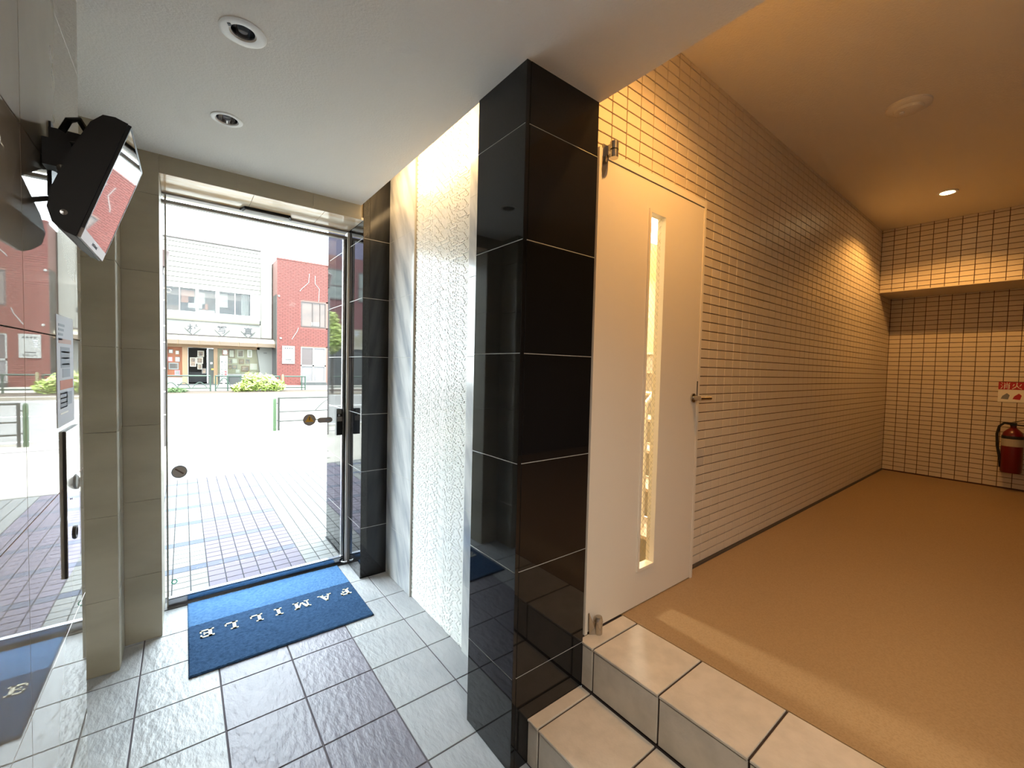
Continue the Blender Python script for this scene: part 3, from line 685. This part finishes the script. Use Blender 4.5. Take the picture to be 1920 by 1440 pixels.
GL = {
 'F': ([(.010, 0, .026, h_), (0, 0, .037, .010), (0, .064, .062, h_), (.053, .046, .062, h_), (.026, .033, .046, .043), (.041, .025, .048, .051)], []),
 'E': ([(.010, 0, .026, h_), (0, 0, .064, .012), (0, .065, .062, h_), (.054, .048, .062, h_), (.026, .034, .046, .043), (.041, .026, .048, .051), (.056, 0, .064, .028)], []),
 'L': ([(.010, 0, .026, h_), (0, .067, .037, h_), (0, 0, .062, .012), (.054, 0, .062, .030)], []),
 'I': ([(.012, 0, .029, h_), (0, 0, .041, .010), (0, .067, .041, h_)], []),
 'A': ([(-.004, 0, .022, .009), (.044, 0, .078, .009), (.018, .022, .055, .030)], [((.005, 0), (.013, 0), (.040, h_), (.030, h_)), ((.050, 0), (.068, 0), (.042, h_), (.028, h_))]),
 'M': ([(.006, 0, .014, h_), (.062, 0, .079, h_), (-.004, 0, .024, .009), (.054, 0, .088, .009), (-.004, .068, .016, h_), (.062, .068, .088, h_)], [((.006, h_), (.026, h_), (.046, .012), (.036, .012)), ((.036, .012), (.046, .012), (.070, h_), (.062, h_))]),
}
for ch, cx in zip('FAMILLE', (.857, .742, .610, .462, .360, .238, .127)):
    r_, d_ = GL[ch]; b = MB(); yb = 2.818
    P = lambda u, v: (cx-u, yb-h_+ (h_-v) if False else 2.740+(h_-v), .0125)
    for u0, v0, u1, v1 in r_: b.prism([P(u0, v0), P(u1, v0), P(u1, v1), P(u0, v1)], (0, 0, .002))
    for q in d_: b.prism([P(*p) for p in q], (0, 0, .002))
    b.build('letter', 'cream_pile', mt)

# ================================================================ fire extinguisher and its sign
fe = thing('fire_extinguisher', (6.655, .222, .555), 'dark red fire extinguisher with a black hose hung on the end wall', 'extinguisher')
ec = (6.66, .222, .555)
MB().lathe([(0, 0), (.07, 0), (.076, .012), (.076, .37), (.066, .41), (.035, .445), (.022, .455), (.022, .49), (0, .49)], ec, n=28).build('cylinder', 'red', fe, smooth=True)
MB().lathe([(.0765, .27), (.0765, .345)], ec, n=28).build('label', 'photo_b', fe, 'pale printed label')
MB().lathe([(.077, .345), (.077, .375)], ec, n=28).build('label_band', 'black_ink', fe)
MB().box(6.62, 6.70, .20, .245, 1.035, 1.065).prism([(6.65, .21, 1.07), (6.65, .235, 1.07), (6.66, .15, 1.10), (6.66, .13, 1.10)], (.02, 0, 0)).prism([(6.65, .21, 1.05), (6.65, .235, 1.05), (6.66, .15, 1.045), (6.66, .13, 1.045)], (.02, 0, -.012)).build('valve_lever', 'black_plastic', fe)
MB().tube([(6.65, .24, 1.05), (6.645, .285, 1.055), (6.645, .315, 1.02), (6.645, .328, .94), (6.645, .322, .82), (6.645, .305, .72), (6.645, .295, .66)], .011, 10).build('hose', 'rubber', fe, smooth=True)
MB().tube([(6.645, .295, .66), (6.645, .288, .60)], [.013, .016], 10).build('nozzle', 'black_plastic', fe)
MB().box(6.735, 6.768, .19, .255, .70, .98).build('hanger', 'grey_plastic', fe)
fs = thing('extinguisher_sign', (6.77, .22, 1.267), 'red and white fire extinguisher sign on the tiled end wall', 'sign')
bx(6.765, 6.769, .095, .346, 1.267, 1.476).build('board', 'white', fs)
bx(6.763, 6.765, .095, .346, 1.398, 1.476).build('red_band', 'red_sign', fs)
for ch, y in zip('消火器', (.300, .220, .140)): text('character', ch, .075, 'white', fs, (6.7625, y, 1.437), (0, -1, 0), depth=0)
for y, m in ((.295, 'ink'), (.215, 'red_sign'), (.14, 'ink')):
    MB().prism([(6.7648, y+.03, 1.30), (6.7648, y-.02, 1.295), (6.7648, y-.03, 1.34), (6.7648, y-.01, 1.36), (6.7648, y+.02, 1.33)], (-.001, 0, 0)).build('pictogram', m, fs)

# ================================================================ the building mass around the entrance
mass = struct(MB().box(-6, 8, 3.0, 3.80, 2.97, 6.0).box(-6, 8, -3.2, 3.1, 3.28, 6.0).box(-6, -.72, -3.2, 3.30, -.05, 3.3).box(1.42, 8, 2.72, 3.74, 0, 3.0).box(7.0, 8, -3.2, 2.75, 0, 3.3).box(-.7, 8, -3.2, -2.60, 0, 3.3).build('wall_outer', 'plaster', origin=(0, 0, 0)), 'bulk of the apartment building above and around the entrance')

# ================================================================ forecourt pavers, pavement, road
pv = struct(bx(-4, 6, 3.225, 6.66, -.06, -.005).build('forecourt', 'paver_joint', origin=(0, 3.2, 0)), 'forecourt of small rectangular pavers with a mauve band')
cw, rh = .0985, .0885
cs = []
for i in range(-14, 26):
    for j in range(0, 39):
        x0 = .130+cw*i; y0 = 3.281+rh*j
        if y0+rh > 6.665: continue
        band = (j % 6) == 5
        xm = x0+cw/2
        if .12 < xm < .725: m = 'paver_grey_band' if band else 'paver_grey'
        else: m = 'paver_band' if band and xm < .13 else 'paver_white'
        clip = .962 if y0 < 3.80 else 99
        if x0 > clip-.012: continue
        if y0 < 3.36 and xm < -.097: continue
        vis = -.27 < x0 and x0+cw < 1.7-.1*(y0-3.2)
        cs.append((0 if vis else 1, x0*x0+y0*y0, x0, y0, m, min(x0+cw, clip)))
cs.sort()
far = {}
for k, (_, _, x0, y0, m, x1) in enumerate(cs):
    a = (x0+.003, x1-.003, y0+.0025, y0+rh-.0025)
    if k < 298: tile(pv, 'paver', m, 2, -.006, 0, *a, .0015)
    else: far.setdefault(m, MB()).frustum(2, -.006, 0, *a, .0015)
for m, b in far.items(): o = b.build('small_pavers', m, pv); o['kind'] = 'stuff'
pe = struct(bx(-30, 34, 6.66, 6.86, -.08, .0).build('kerb', 'concrete', origin=(0, 6.7, 0)), 'pale drain kerb at the edge of the forecourt')
bx(.10, .18, 7.02, 7.14, 0, .003).build('survey_plate', 'grey_plastic', pe)
sp = struct(bx(-30, 34, 6.86, 10.62, -.08, -.003).build('pavement', 'concrete', origin=(0, 7, 0)), 'sunlit pavement in front of the building')
bx(-30, 34, 9.86, 9.90, -.004, .001).build('pavement_joint', 'grout', sp)
bx(-30, 34, 10.62, 10.78, -.1, .0).build('kerb_stone', 'kerb', sp)
rd = struct(bx(-30, 34, 10.78, 22.8, -.2, -.09).build('road', 'asphalt', origin=(0, 11, 0)), 'wide sunlit street')
for y in (11.6, 16.6, 22.0): bx(-30, 34, y, y+.15, -.091, -.086).build('road_line', 'line_white', rd)
fp = struct(bx(-30, 34, 23.0, 36, -.2, .0).build('far_pavement', 'concrete', origin=(0, 23, 0)), 'pavement across the street')
bx(-30, 34, 22.8, 23.0, -.2, .02).build('kerb_stone', 'kerb', fp)
bx(-10, 7, 23.6, 25.9, -.01, .006).build('planting_strip', 'soil', fp)

# ================================================================ near guard rail, post and pole
gp = tag(MB().tube([(1.572, 10.45, -.003), (1.572, 10.45, .68), (1.572, 10.45, .70), (1.572, 10.45, .725)], [.034, .034, .03, .016], 12).build('guard_post', 'green_post', smooth=True), 'green post standing at the end of the near guard rail', 'post')
gr = thing('guard_rail', (3.6, 10.47, 0), 'grey green guard rail on the near side of the street', 'guard rail')
for z, r in ((.715, .02), (.41, .014), (.20, .016)): MB().tube([(1.656, 10.47, z), (6.2, 10.47, z)], r, 8).build('rail', 'grey_rail', gr, smooth=True)
for x in (1.656, 3.9, 6.2): MB().tube([(x, 10.47, -.002), (x, 10.47, .73)], .024, 10).build('post', 'grey_rail', gr, smooth=True)
for x in (2.75, 5.0):
    MB().tube([(x-.35+.7*k/10, 10.47, .41+.26*math.sin(math.pi*k/10)) for k in range(11)], .012, 8).build('arch', 'grey_rail', gr, smooth=True)
for z in (.22, .60): MB().tube([(1.614, 10.465, z), (1.656, 10.47, z)], .012, 8).build('bracket', 'grey_rail', gr)
up_ = thing('lamp_pole', (-.372, 9.5, 0), 'brown steel lamp pole beside the left edge of the glass door', 'pole')
MB().tube([(-.372, 9.5, -.003), (-.372, 9.5, 2.95)], .145, 18).build('pole', 'pole', up_, smooth=True)
for x in (-.46, -.25): MB().tube([(x, 9.5, 2.9), (x-.03*(1 if x < -.3 else -1)*-1, 9.5, 3.02), (x, 9.5, 3.16)], .014, 8).build('fork', 'pole', up_, smooth=True)
MB().tube([(-.372, 9.5, 3.10), (-.372, 9.5, 3.24), (-.372, 9.5, 3.36), (-.372, 9.5, 3.44)], [.15, .17, .20, .10], 14).build('lamp_head', 'pole_head', up_, smooth=True)
for k, z in enumerate((.55, .95, 1.35, 1.80, 2.08, 2.52, 2.72)): MB().tube([(-.27, 9.40, z), (-.225, 9.36, z)], .009, 8).build('step_bolt', 'white_plastic', up_)
MB().tube([(-.20+.035*math.cos(q), 9.46, 2.70+.035*math.sin(q)) for q in [k*.5 for k in range(12)]], .006, 6).build('hook_ring', 'grey_plastic', up_)

# ================================================================ photo shop across the street
YS = 32.5
sh = thing('shop_building', (1.9, YS, 0), 'cream sided two storey photo shop across the street with diamond signs', 'building')
MB().box(-3.6, 4.05, YS+.25, YS+6, 5.95, 8.80).box(-3.6, 4.05, YS+.25, YS+6, 2.3, 4.42).box(-3.6, 4.05, YS+1.75, YS+6, 4.42, 5.95).build('upper_block', 'wall_white', sh)
bx(4.05, 4.72, YS+.1, YS+6, 2.3, 8.45).build('corner_pier', 'wall_white', sh)
bx(-3.65, 4.08, YS-.05, YS+.3, 8.78, 8.86).build('roof_edge', 'brown_trim', sh)
zl = [8.78, 8.58, 8.29, 7.98, 7.68, 7.39, 7.08, 6.79, 6.50, 6.21, 5.95]
bk = bx(-3.6, 4.02, YS+.05, YS+.2, 5.95, 8.78).build('siding_back', 'siding_gap', sh)
for a, b in zip(zl[1:], zl[:-1]): MB().prism([(-3.6, YS+.05, a+.012), (-3.6, YS-.018, a+.012), (-3.6, YS+.0, b-.015), (-3.6, YS+.05, b-.015)], (7.62, 0, 0)).build('siding_board', 'siding', sh)
# upper windows
bx(-3.6, 4.05, YS+1.6, YS+1.7, 4.3, 6.0).build('room_back', 'win_dark', sh)
def win(x0, x1, z0, z1, mull, name='window'):
    f = MB(); t = .07
    f.box(x0-t, x1+t, YS-.03, YS+.12, z1, z1+t).box(x0-t, x1+t, YS-.03, YS+.12, z0-t, z0).box(x0-t, x0, YS-.03, YS+.12, z0, z1).box(x1, x1+t, YS-.03, YS+.12, z0, z1)
    for m_ in mull: f.box(m_-.03, m_+.03, YS, YS+.08, z0, z1)
    o = f.build(name, 'trim_white', sh); bx(x0, x1, YS+.05, YS+.06, z0, z1).build('pane', 'shop_glass', o); return o
# wall openings: infill around three windows
W3 = [(-.95, .60, [-.17]), (.76, 1.60, []), (1.80, 3.47, [2.63])]
xs_ = [-3.6]+[v for a in W3 for v in (a[0]-.07, a[1]+.07)]+[4.05]
for k in range(0, len(xs_), 2):
    if xs_[k+1] > xs_[k]: bx(xs_[k], xs_[k+1], YS-.005, YS+.15, 4.42, 5.95).build('wall_panel', 'wall_white', sh)
for a in W3: win(a[0], a[1], 4.49, 5.87, a[2])
# the room seen through the upper windows
for x0, x1, z0, z1, m in ((-.95, -.2, 4.49, 4.85, 'win_dark2'), (-.1, .55, 5.1, 5.87, 'orange_board'), (-.1, .6, 4.49, 4.8, 'dark_room'), (.25, .6, 4.8, 5.5, 'curtain'), (.8, 1.1, 4.8, 5.8, 'curtain'), (.95, 1.25, 4.75, 5.1, 'orange_board'), (.8, 1.6, 4.49, 4.72, 'curtain'), (1.85, 2.5, 4.49, 4.85, 'dark_room'), (2.45, 2.95, 4.49, 5.1, 'dark_room'), (1.85, 2.3, 5.0, 5.87, 'curtain')):
    bx(x0, x1, YS+.9, YS+1.0, z0, z1).build('room_contents', m, sh)
cu = MB(); n = 24
for k in range(n):
    xa, xb = 2.98+.42*k/n, 2.98+.42*(k+1)/n; ya, yb2 = YS+.25+.05*math.sin(k*1.3), YS+.25+.05*math.sin((k+1)*1.3)
    cu.quad((xa, ya, 4.5), (xb, yb2, 4.5), (xb, yb2, 5.85), (xa, ya, 5.85))
cu.build('curtain', 'trim_white', sh)
# bands
bx(-3.6, 4.05, YS-.02, YS+.25, 4.20, 4.42).build('sill_band', 'siding', sh)
bx(-3.6, 4.0, YS-.06, YS+.25, 4.02, 4.20).build('moulding', 'trim_white', sh)
bx(-3.6, 3.98, YS-.10, YS+.25, 3.93, 4.02).build('moulding_lip', 'siding_gap', sh)
bx(-3.6, 4.05, YS-.01, YS+.25, 3.0, 3.93).build('fascia', 'wall_white', sh)
for ch, x in (('村', .452), ('写', 1.936), ('真', 3.341)):
    MB().prism([(x-.41, YS-.012, 3.47), (x, YS-.012, 3.05), (x+.41, YS-.012, 3.47), (x, YS-.012, 3.90)], (0, -.02, 0)).build('plaque_edge', 'siding_gap', sh)
    p = MB().prism([(x-.38, YS-.03, 3.47), (x, YS-.03, 3.08), (x+.38, YS-.03, 3.47), (x, YS-.03, 3.87)], (0, -.05, 0)).build('diamond_plaque', 'trim_white', sh)
    text('character', ch, .52, 'black_ink', p, (x, YS-.085, 3.47), bold=.013)
bx(-3.6, 4.72, YS-.12, YS+.1, 3.04, 3.09).build('gutter', 'brown_trim', sh)
for k in range(8):
    x1 = 4.75-1.0*k; x0 = x1-.985
    pts = [(x0, YS-.05, 3.02), (x0, YS-.45, 2.98), (x0, YS-.80, 2.86), (x0, YS-.95, 2.70), (x0, YS-.93, 2.70), (x0, YS-.78, 2.84), (x0, YS-.44, 2.95), (x0, YS-.05, 2.99)]
    MB().prism(pts, (.985, 0, 0)).build('awning_panel', 'awning', sh)
    bx(x0, x1-.015, YS-.96, YS-.93, 2.46, 2.70).build('awning_lip', 'awning_lip', sh)
    bx(x1-.015, x1, YS-.97, YS-.93, 2.44, 2.72).build('awning_rib', 'wood_frame', sh)
# ground floor
bx(-3.6, -.78, YS+.05, YS+.25, 0, 2.6).build('ground_wall', 'wall_white', sh)
MB().prism([(3.83, YS, 2.46), (4.72, YS, 2.46), (4.72, YS, 0), (4.12, YS, 0)], (0, .4, 0)).build('tapered_pier', 'wall_white', sh)
bx(4.22, 4.42, YS-.02, YS, 2.08, 2.13).build('name_plate', 'dark_metal', sh)
bx(-.78, 4.0, YS, YS+.2, 2.30, 2.62).build('shop_lintel', 'wood_frame', sh)
cs1 = bx(-.78, -.06, YS+.42, YS+.5, .45, 2.3).build('display_case', 'orange_board', sh)
bx(-.78, -.06, YS+.02, YS+.42, 0, .45).build('case_plinth', 'wall_white', sh)
bx(-.06, .20, YS-.02, YS+.15, 0, 2.3).build('door_jamb', 'wood_frame', sh)
bx(.20, 1.22, YS+1.6, YS+1.7, 0, 2.3).build('shop_back', 'dark_room', sh)
bx(.20, .24, YS, YS+.1, 0, 2.3).build('door_post', 'trim_white', sh)
bx(.3, 1.2, YS+1.2, YS+1.6, .1, .75).build('dark_sofa', 'black_plastic', sh)
dl = bx(1.22, 1.50, YS+.02, YS+.08, .06, 2.25).build('shop_door', 'olive', sh)
bx(1.33, 1.43, YS+.0, YS+.02, 1.30, 1.41).build('door_sticker', 'white', dl); bx(1.38, 1.49, YS-.01, YS+.02, .93, 1.02).build('door_handle', 'sticker_yellow', dl)
bx(1.50, 1.70, YS-.02, YS+.15, 0, 2.3).build('door_jamb', 'wood_frame', sh)
bx(1.70, 4.1, YS+.62, YS+.7, .6, 2.3).build('display_back', 'shop_back', sh)
bx(1.70, 4.12, YS+.02, YS+.62, 0, .62).build('window_plinth', 'grey_wall', sh)
bx(1.70, 4.12, YS+.02, YS+.05, .62, .68).build('plinth_edge', 'trim_white', sh)
bx(1.70, 3.98, YS+.06, YS+.07, .68, 2.3).build('shop_window', 'shop_glass', sh)
bx(-.3, 1.6, YS-.6, YS, 0, .06).build('door_step', 'grey_wall', sh)
def frame(r, y, m1, m2, lab, grp):
    x0, x1, z0, z1 = r
    o = bx(x0, x1, y, y+.03, z0, z1).build('picture_frame', m1); tag(o, lab, 'picture frame', grp)
    d = .16*min(x1-x0, z1-z0); bx(x0+d, x1-d, y-.008, y, z0+d, z1-d).build('print', m2, o)
LF = [((-.71, -.5, 1.9, 2.13), 'trim_white', 'photo_b', 'white photo card at the top left of the orange display case'),
      ((-.4, -.19, 1.83, 2.09), 'wood_frame', 'photo_b', 'orange framed picture at the top of the display case'),
      ((-.74, -.53, 1.41, 1.68), 'pink', 'photo_b', 'pink flyer in the orange display case'),
      ((-.4, -.17, 1.4, 1.69), 'trim_white', 'white', 'plain white card in the orange display case'),
      ((-.72, -.23, .92, 1.34), 'trim_white', 'win_dark', 'wide white framed grey photo in the orange display case'),
      ((-.43, -.17, .58, .88), 'pink', 'trim_white', 'pink sheet at the bottom of the orange display case')]
for r, a, b, l in LF: frame(r, 32.88, a, b, l, 'cards in the display case')
DF = [((.7, 1.04, 1.74, 2.13), 'photo_b', 'photo_a'), ((.32, .63, 1.11, 1.69), 'photo_b', 'photo_a'), ((.64, .99, 1.3, 1.71), 'photo_b', 'photo_a'), ((.7, .94, .94, 1.28), 'photo_b', 'photo_a'), ((.92, 1.16, .66, 1.01), 'trim_white', 'photo_a')]
DL = ['uppermost framed photograph inside the dark shop doorway', 'tall pale frame at the left inside the dark shop doorway', 'square pale frame in the middle of the dark shop doorway', 'small frame above the sofa inside the dark shop doorway', 'white frame low at the right inside the dark shop doorway']
for k, (r, a, b) in enumerate(DF): frame(r, 33.40+.03*k, a, b, DL[k], 'photographs in the doorway')
WF = [(2.32, 2.66, 1.73, 2.27), (2.79, 3.17, 1.77, 2.27), (2.31, 2.5, 1.34, 1.63), (2.53, 2.79, 1.39, 1.66), (2.89, 3.17, 1.34, 1.65), (3.27, 3.49, 1.38, 1.66), (3.52, 3.92, .97, 1.38), (2.31, 2.48, .99, 1.26), (2.51, 2.79, 1.0, 1.27), (2.7, 2.94, .72, .97), (3.02, 3.47, .84, 1.22)]
WLB = ['large dark framed photograph at the top left of the shop window', 'large framed photograph at the top middle of the shop window']+[p+' of the shop window' for p in ('first small frame in the middle row', 'second small frame in the middle row', 'third small frame in the middle row', 'fourth small frame in the middle row', 'wide tan frame at the right end', 'first small frame in the third row', 'second small frame in the third row', 'small frame at the bottom', 'wide frame at the bottom right')]
frame((1.98, 2.28, 1.9, 2.26), 33.05, 'photo_red', 'white', 'red and white flyer in the shop window', 'photographs in the shop window')
frame((3.37, 3.62, 1.8, 2.29), 33.05, 'white', 'photo_b', 'tall white card in the shop window', 'photographs in the shop window')
for k, r in enumerate(WF): frame(r, 33.06, ('win_dark2', 'photo_b', 'win_dark')[k % 3] if k < 2 else ('photo_b', 'wood_frame', 'trim_white')[k % 3], 'photo_a' if k % 3 else 'photo_b', WLB[k], 'photographs in the shop window')
sb = thing('sign_board', (2.0, 32.0, 0), 'narrow white standing sign board with vertical Japanese writing outside the shop', 'sign')
bx(1.80, 2.19, 31.98, 32.04, .14, 1.84).build('board', 'trim_white', sb)
bx(1.80, 2.19, 31.96, 31.98, 1.52, 1.80).build('header', 'photo_b', sb)
bx(1.72, 2.27, 31.85, 32.15, 0, .06).build('base', 'grey_plastic', sb)
bx(1.93, 2.06, 31.99, 32.03, .06, .14).build('leg', 'grey_plastic', sb)
for k, ch in enumerate('スピード写真'): text('character', ch if ch != 'ー' else '｜', .145, 'red_sign' if ch in '写真' else 'black_ink', sb, (2.09, 31.972, 1.42-.15*k), bold=.003)
for k, ch in enumerate('気に入った顔で撮れます'): text('character', ch, .115, 'black_ink', sb, (1.90, 31.972, 1.45-.118*k), bold=.003)

# ================================================================ red brick building
YB = 31.0
bb = thing('brick_building', (6.4, YB, 0), 'red brick building with pale cracks next to the photo shop', 'building')
bw = MB(); bw.box(4.79, 6.20, YB+.02, YB+6, 0, 8.17).box(6.20, 11.0, YB+.02, YB+6, 5.63, 8.17).box(6.20, 11.0, YB+.02, YB+6, 2.58, 3.93).box(7.78, 11.0, YB+.02, YB+6, 0, 8.17).box(6.2, 7.8, YB+.4, YB+.5, 0, 6)
bw.build('wall_core', 'mortar', bb)
bkm = MB(); rz = .11; rl = .31
for j in range(int(8.17/rz)):
    z0 = j*rz; x = 4.79-(rl/2 if j % 2 else 0)
    while x < 9.5:
        a0, a1 = max(x, 4.79), min(x+rl, 9.5); zz0, zz1 = z0, z0+rz
        hole = any(a1 > hx0 and a0 < hx1 and zz1 > hz0 and zz0 < hz1 for hx0, hx1, hz0, hz1 in ((6.20, 7.78, 3.93, 5.63), (6.20, 7.78, 0.0, 2.58)))
        if hole and a0 < 6.2 < a1 and a0 < 6.1: a1 = 6.2; hole = False
        if not hole and a1-a0 > .03:
            bkm.box(a0+.012, a1-.012, YB-.005, YB+.02, zz0+.011, zz1-.011)
        x += rl
bx(4.758, 4.785, YB+.05, YB+1.4, 0, 5.9).build('side_gap', 'dark_metal', bb)  # dark sheet standing in for the shade in the gap between the buildings
o = bkm.build('bricks', 'brick', bb); o['kind'] = 'stuff'
bx(4.77, 11, YB-.03, YB+.3, 8.17, 8.26).build('coping', 'brick', bb)
for pts in ([(6.7, 7.49), (6.66, 6.9), (6.21, 6.4), (6.13, 6.26)], [(7.06, 7.41), (7.06, 6.87), (7.33, 6.55), (7.29, 5.68)], [(6.05, 3.84), (5.97, 3.59), (5.78, 3.27), (5.66, 3.05)]):
    MB().tube([(x, YB-.012, z) for x, z in pts], .018, 6).build('pale_cable', 'trim_white', bb)
for x, z in ((5.0, 3.08), (4.89, 5.8)): MB().lathe([(0, .06), (.06, .05), (.07, 0)], (x, YB, z), (0, -1, 0), 12).build('wall_lamp', 'trim_white', bb)
uw = MB().box(6.20, 7.78, YB+.02, YB+.1, 5.56, 5.63).box(6.20, 7.78, YB-.02, YB+.1, 3.93, 4.0).box(6.20, 6.26, YB+.02, YB+.1, 4, 5.56).box(7.72, 7.78, YB+.02, YB+.1, 4, 5.56).box(6.90, 6.95, YB+.02, YB+.1, 4, 5.56).box(7.38, 7.42, YB+.02, YB+.1, 4, 5.56).build('window', 'brown_trim', bb)
bx(6.26, 7.72, YB+.07, YB+.09, 4.0, 5.56).build('pane', 'brown_pane', uw)
bx(6.85, 7.35, YB+.03, YB+.065, 4.05, 4.28).build('white_object', 'trim_white', uw)
lw_ = MB().box(6.20, 7.78, YB+.0, YB+.1, 2.52, 2.58).box(6.20, 6.26, YB+.0, YB+.1, .25, 2.52).box(6.93, 7.03, YB+.0, YB+.1, .25, 2.52).box(7.70, 7.78, YB+.0, YB+.1, .25, 2.52).box(6.2, 7.78, YB, YB+.1, 1.28, 1.38).box(6.2, 7.78, YB, YB+.1, .2, .27).build('window', 'trim_white', bb)
bx(6.26, 6.93, YB+.05, YB+.07, 1.38, 2.52).build('pane', 'pane_grey', lw_)
bx(7.03, 7.70, YB+.05, YB+.07, 1.38, 2.52).build('pane', 'frosted', lw_)
for x0, x1 in ((6.26, 6.93), (7.03, 7.70)): bx(x0, x1, YB+.05, YB+.07, .27, 1.28).build('lower_panel', 'frosted', lw_)
bx(6.2, 7.78, YB-.02, YB+.2, 2.58, 2.64).build('lintel', 'brick_trim', bb); bx(6.2, 7.8, YB-.25, YB+.4, 0, .2).build('door_sill', 'grey_wall', bb)
nb = bx(5.08, 5.82, YB-.05, YB-.005, 1.43, 2.60).build('notice_board', 'trim_white', bb, 'white notice board with rounded corners')
for k, x in enumerate((5.27, 5.40, 5.53, 5.66)): bx(x-.04, x+.04, YB-.056, YB-.05, 2.40, 2.48).build('mark', 'black_ink', nb)
for k in range(4): bx(5.2, 5.34-.02*k, YB-.056, YB-.05, 2.27-.1*k, 2.30-.1*k).build('mark', 'ink_light', nb)
text('lettering', '中山電器', .125, 'black_ink', nb, (5.46, YB-.054, 1.56)); bx(5.26, 5.62, YB-.056, YB-.05, 1.68, 1.73).build('mark', 'black_ink', nb)

# ================================================================ the street to the left, seen in the polished stone
YR = 30.5
rb = thing('red_building', (-7.4, YR, 0), 'dark red building with pale windows seen mirrored in the granite pier', 'building')
bx(-12, -4.9, YR, YR+5, 3.95, 8.9).build('upper_wall', 'darkred', rb)
bx(-12, -4.9, YR+.05, YR+5, 0, 2.55).build('base_wall', 'grey_wall', rb)
bx(-12, -4.7, YR-.05, YR+5, 2.55, 2.75).build('sign_ledge', 'awning', rb)
sg = bx(-12, -4.7, YR-.02, YR+5, 2.75, 3.95).build('sign_wall', 'cream_sign', rb)
text('character', '平', .5, 'ink', sg, (-7.75, YR-.03, 3.62)); text('character', 'ハ', .4, 'ink', sg, (-7.45, YR-.03, 3.0)); text('character', 'し', .4, 'ink', sg, (-8.2, YR-.03, 3.0))
bx(-11, -4.6, YR+1.0, YR+6, 8.9, 13).build('roof_storey', 'lavender', rb)
for x in (-6.25, -8.6, -10.2):
    f = MB().box(x-.75, x+.75, YR-.04, YR+.02, 7.9, 8.0).box(x-.75, x+.75, YR-.04, YR+.02, 5.9, 6.0).box(x-.75, x-.68, YR-.04, YR+.02, 6, 7.9).box(x+.68, x+.75, YR-.04, YR+.02, 6, 7.9).box(x-.75, x+.75, YR-.04, YR+.02, 6.8, 6.9).build('window', 'brown_trim', rb)
    bx(x-.68, x+.68, YR-.02, YR, 6.0, 7.9).build('pane', 'pane_pale', f)
bx(-6.0, -5.5, YR-.03, YR+.1, 3.95, 5.4).build('grey_panel', 'grey_wall', rb)

def leaves(b, c, r, n, s):
    for _ in range(n):
        while True:
            q = Vector((random.uniform(-1, 1), random.uniform(-1, 1), random.uniform(-1, 1)))
            if .25 < q.length < 1: break
        p = Vector((c[0]+q.x*r[0], c[1]+q.y*r[1], c[2]+q.z*r[2]))
        d = Vector((random.gauss(0, 1), random.gauss(0, 1), random.gauss(0, .6))).normalized(); e = d.orthogonal().normalized()
        k = s*random.uniform(.7, 1.3)
        b.quad(p-d*k, p+e*k*.4-d*k*.1, p+d*k, p-e*k*.4-d*k*.1)
tr = thing('street_tree', (-3.9, 22.0, 0), 'yellow green street tree mirrored in the granite pier', 'tree')
b = MB()
for c in ((-3.9, 22, 3.2), (-3.75, 22.1, 3.7), (-4.05, 21.9, 2.7), (-3.85, 22, 2.4)): leaves(b, c, (.42, .42, .42), 420, .10)
o = b.build('crown', 'leaf', tr); o['kind'] = 'stuff'
MB().tube([(-3.9, 22, 0), (-3.88, 22, 1.2), (-3.92, 22, 2.6)], [.07, .06, .04], 8).build('trunk', 'bark', tr, smooth=True)
bu = thing('street_shrub', (3.0, 24.85, 0), 'bright green shrub behind the far kerb in front of the photo shop', 'shrub')
b = MB()
for c, r in (((2.5, 24.85, .28), (.42, .4, .30)), ((2.9, 24.85, .48), (.55, .4, .48)), ((3.35, 24.8, .45), (.55, .4, .44)), ((3.8, 24.85, .30), (.45, .4, .32)), ((2.15, 24.8, .18), (.3, .3, .2)), ((2.55, 24.855, .62), (.22, .3, .34))): leaves(b, c, r, 330, .10)
o = b.build('foliage', 'leaf', bu); o['kind'] = 'stuff'
MB().tube([(2.9, 24.85, 0), (2.95, 24.85, .5)], .03, 6).tube([(3.2, 24.85, 0), (3.4, 24.85, .5)], .03, 6).build('stem', 'bark', bu)
b = MB(); leaves(b, (-.3, 24.9, .08), (.5, .4, .14), 420, .06)
tag(b.build('verge_grass', 'grass'), 'small patch of grass on the far verge', 'grass', kind='stuff')

# far guard rails
YG = 25.5
def rail(name, x0, x1, posts, arcs, label):
    t = thing('guard_rail', ((x0+x1)/2, YG, 0), label, 'guard rail', 'guard rails across the street')
    for z in (.755, .16): MB().tube([(x0, YG, z), (x1, YG, z)], .035, 6).build('rail', 'green_rail', t)
    for x in posts: MB().tube([(x, YG, 0), (x, YG, .78)], .035, 6).build('post', 'green_rail', t)
    for x, r, h in arcs: MB().tube([(x-r+2*r*k/8, YG, .16+h*math.sin(math.pi*k/8)) for k in range(9)], .022, 6).build('arch', 'green_rail', t)
rail('a', -9, 1.04, (-9, -6, -3, -.62, 1.04), ((-.48, .26, .28), (0, .26, .28), (-1.2, .26, .28), (-2.2, .26, .28), (.62, .3, .28)), 'green guard rail with small arches in front of the shop doorway')
rail('b', 1.25, 4.08, (1.25, 1.75, 2.3, 4.06), ((1.6, .3, .5), (2.6, .3, .5), (3.4, .3, .5)), 'green guard rail half hidden by the street shrub')
rail('c', 4.3, 5.33, (5.15, 5.33), (), 'short green guard rail end before the brick building')
tag(MB().tube([(4.21, 25.45, 0), (4.21, 25.45, .80), (4.21, 25.45, .87)], [.06, .06, .03], 10).build('marker_post', 'yellow_post', smooth=True), 'pale yellow post at the right end of the street shrub', 'post')
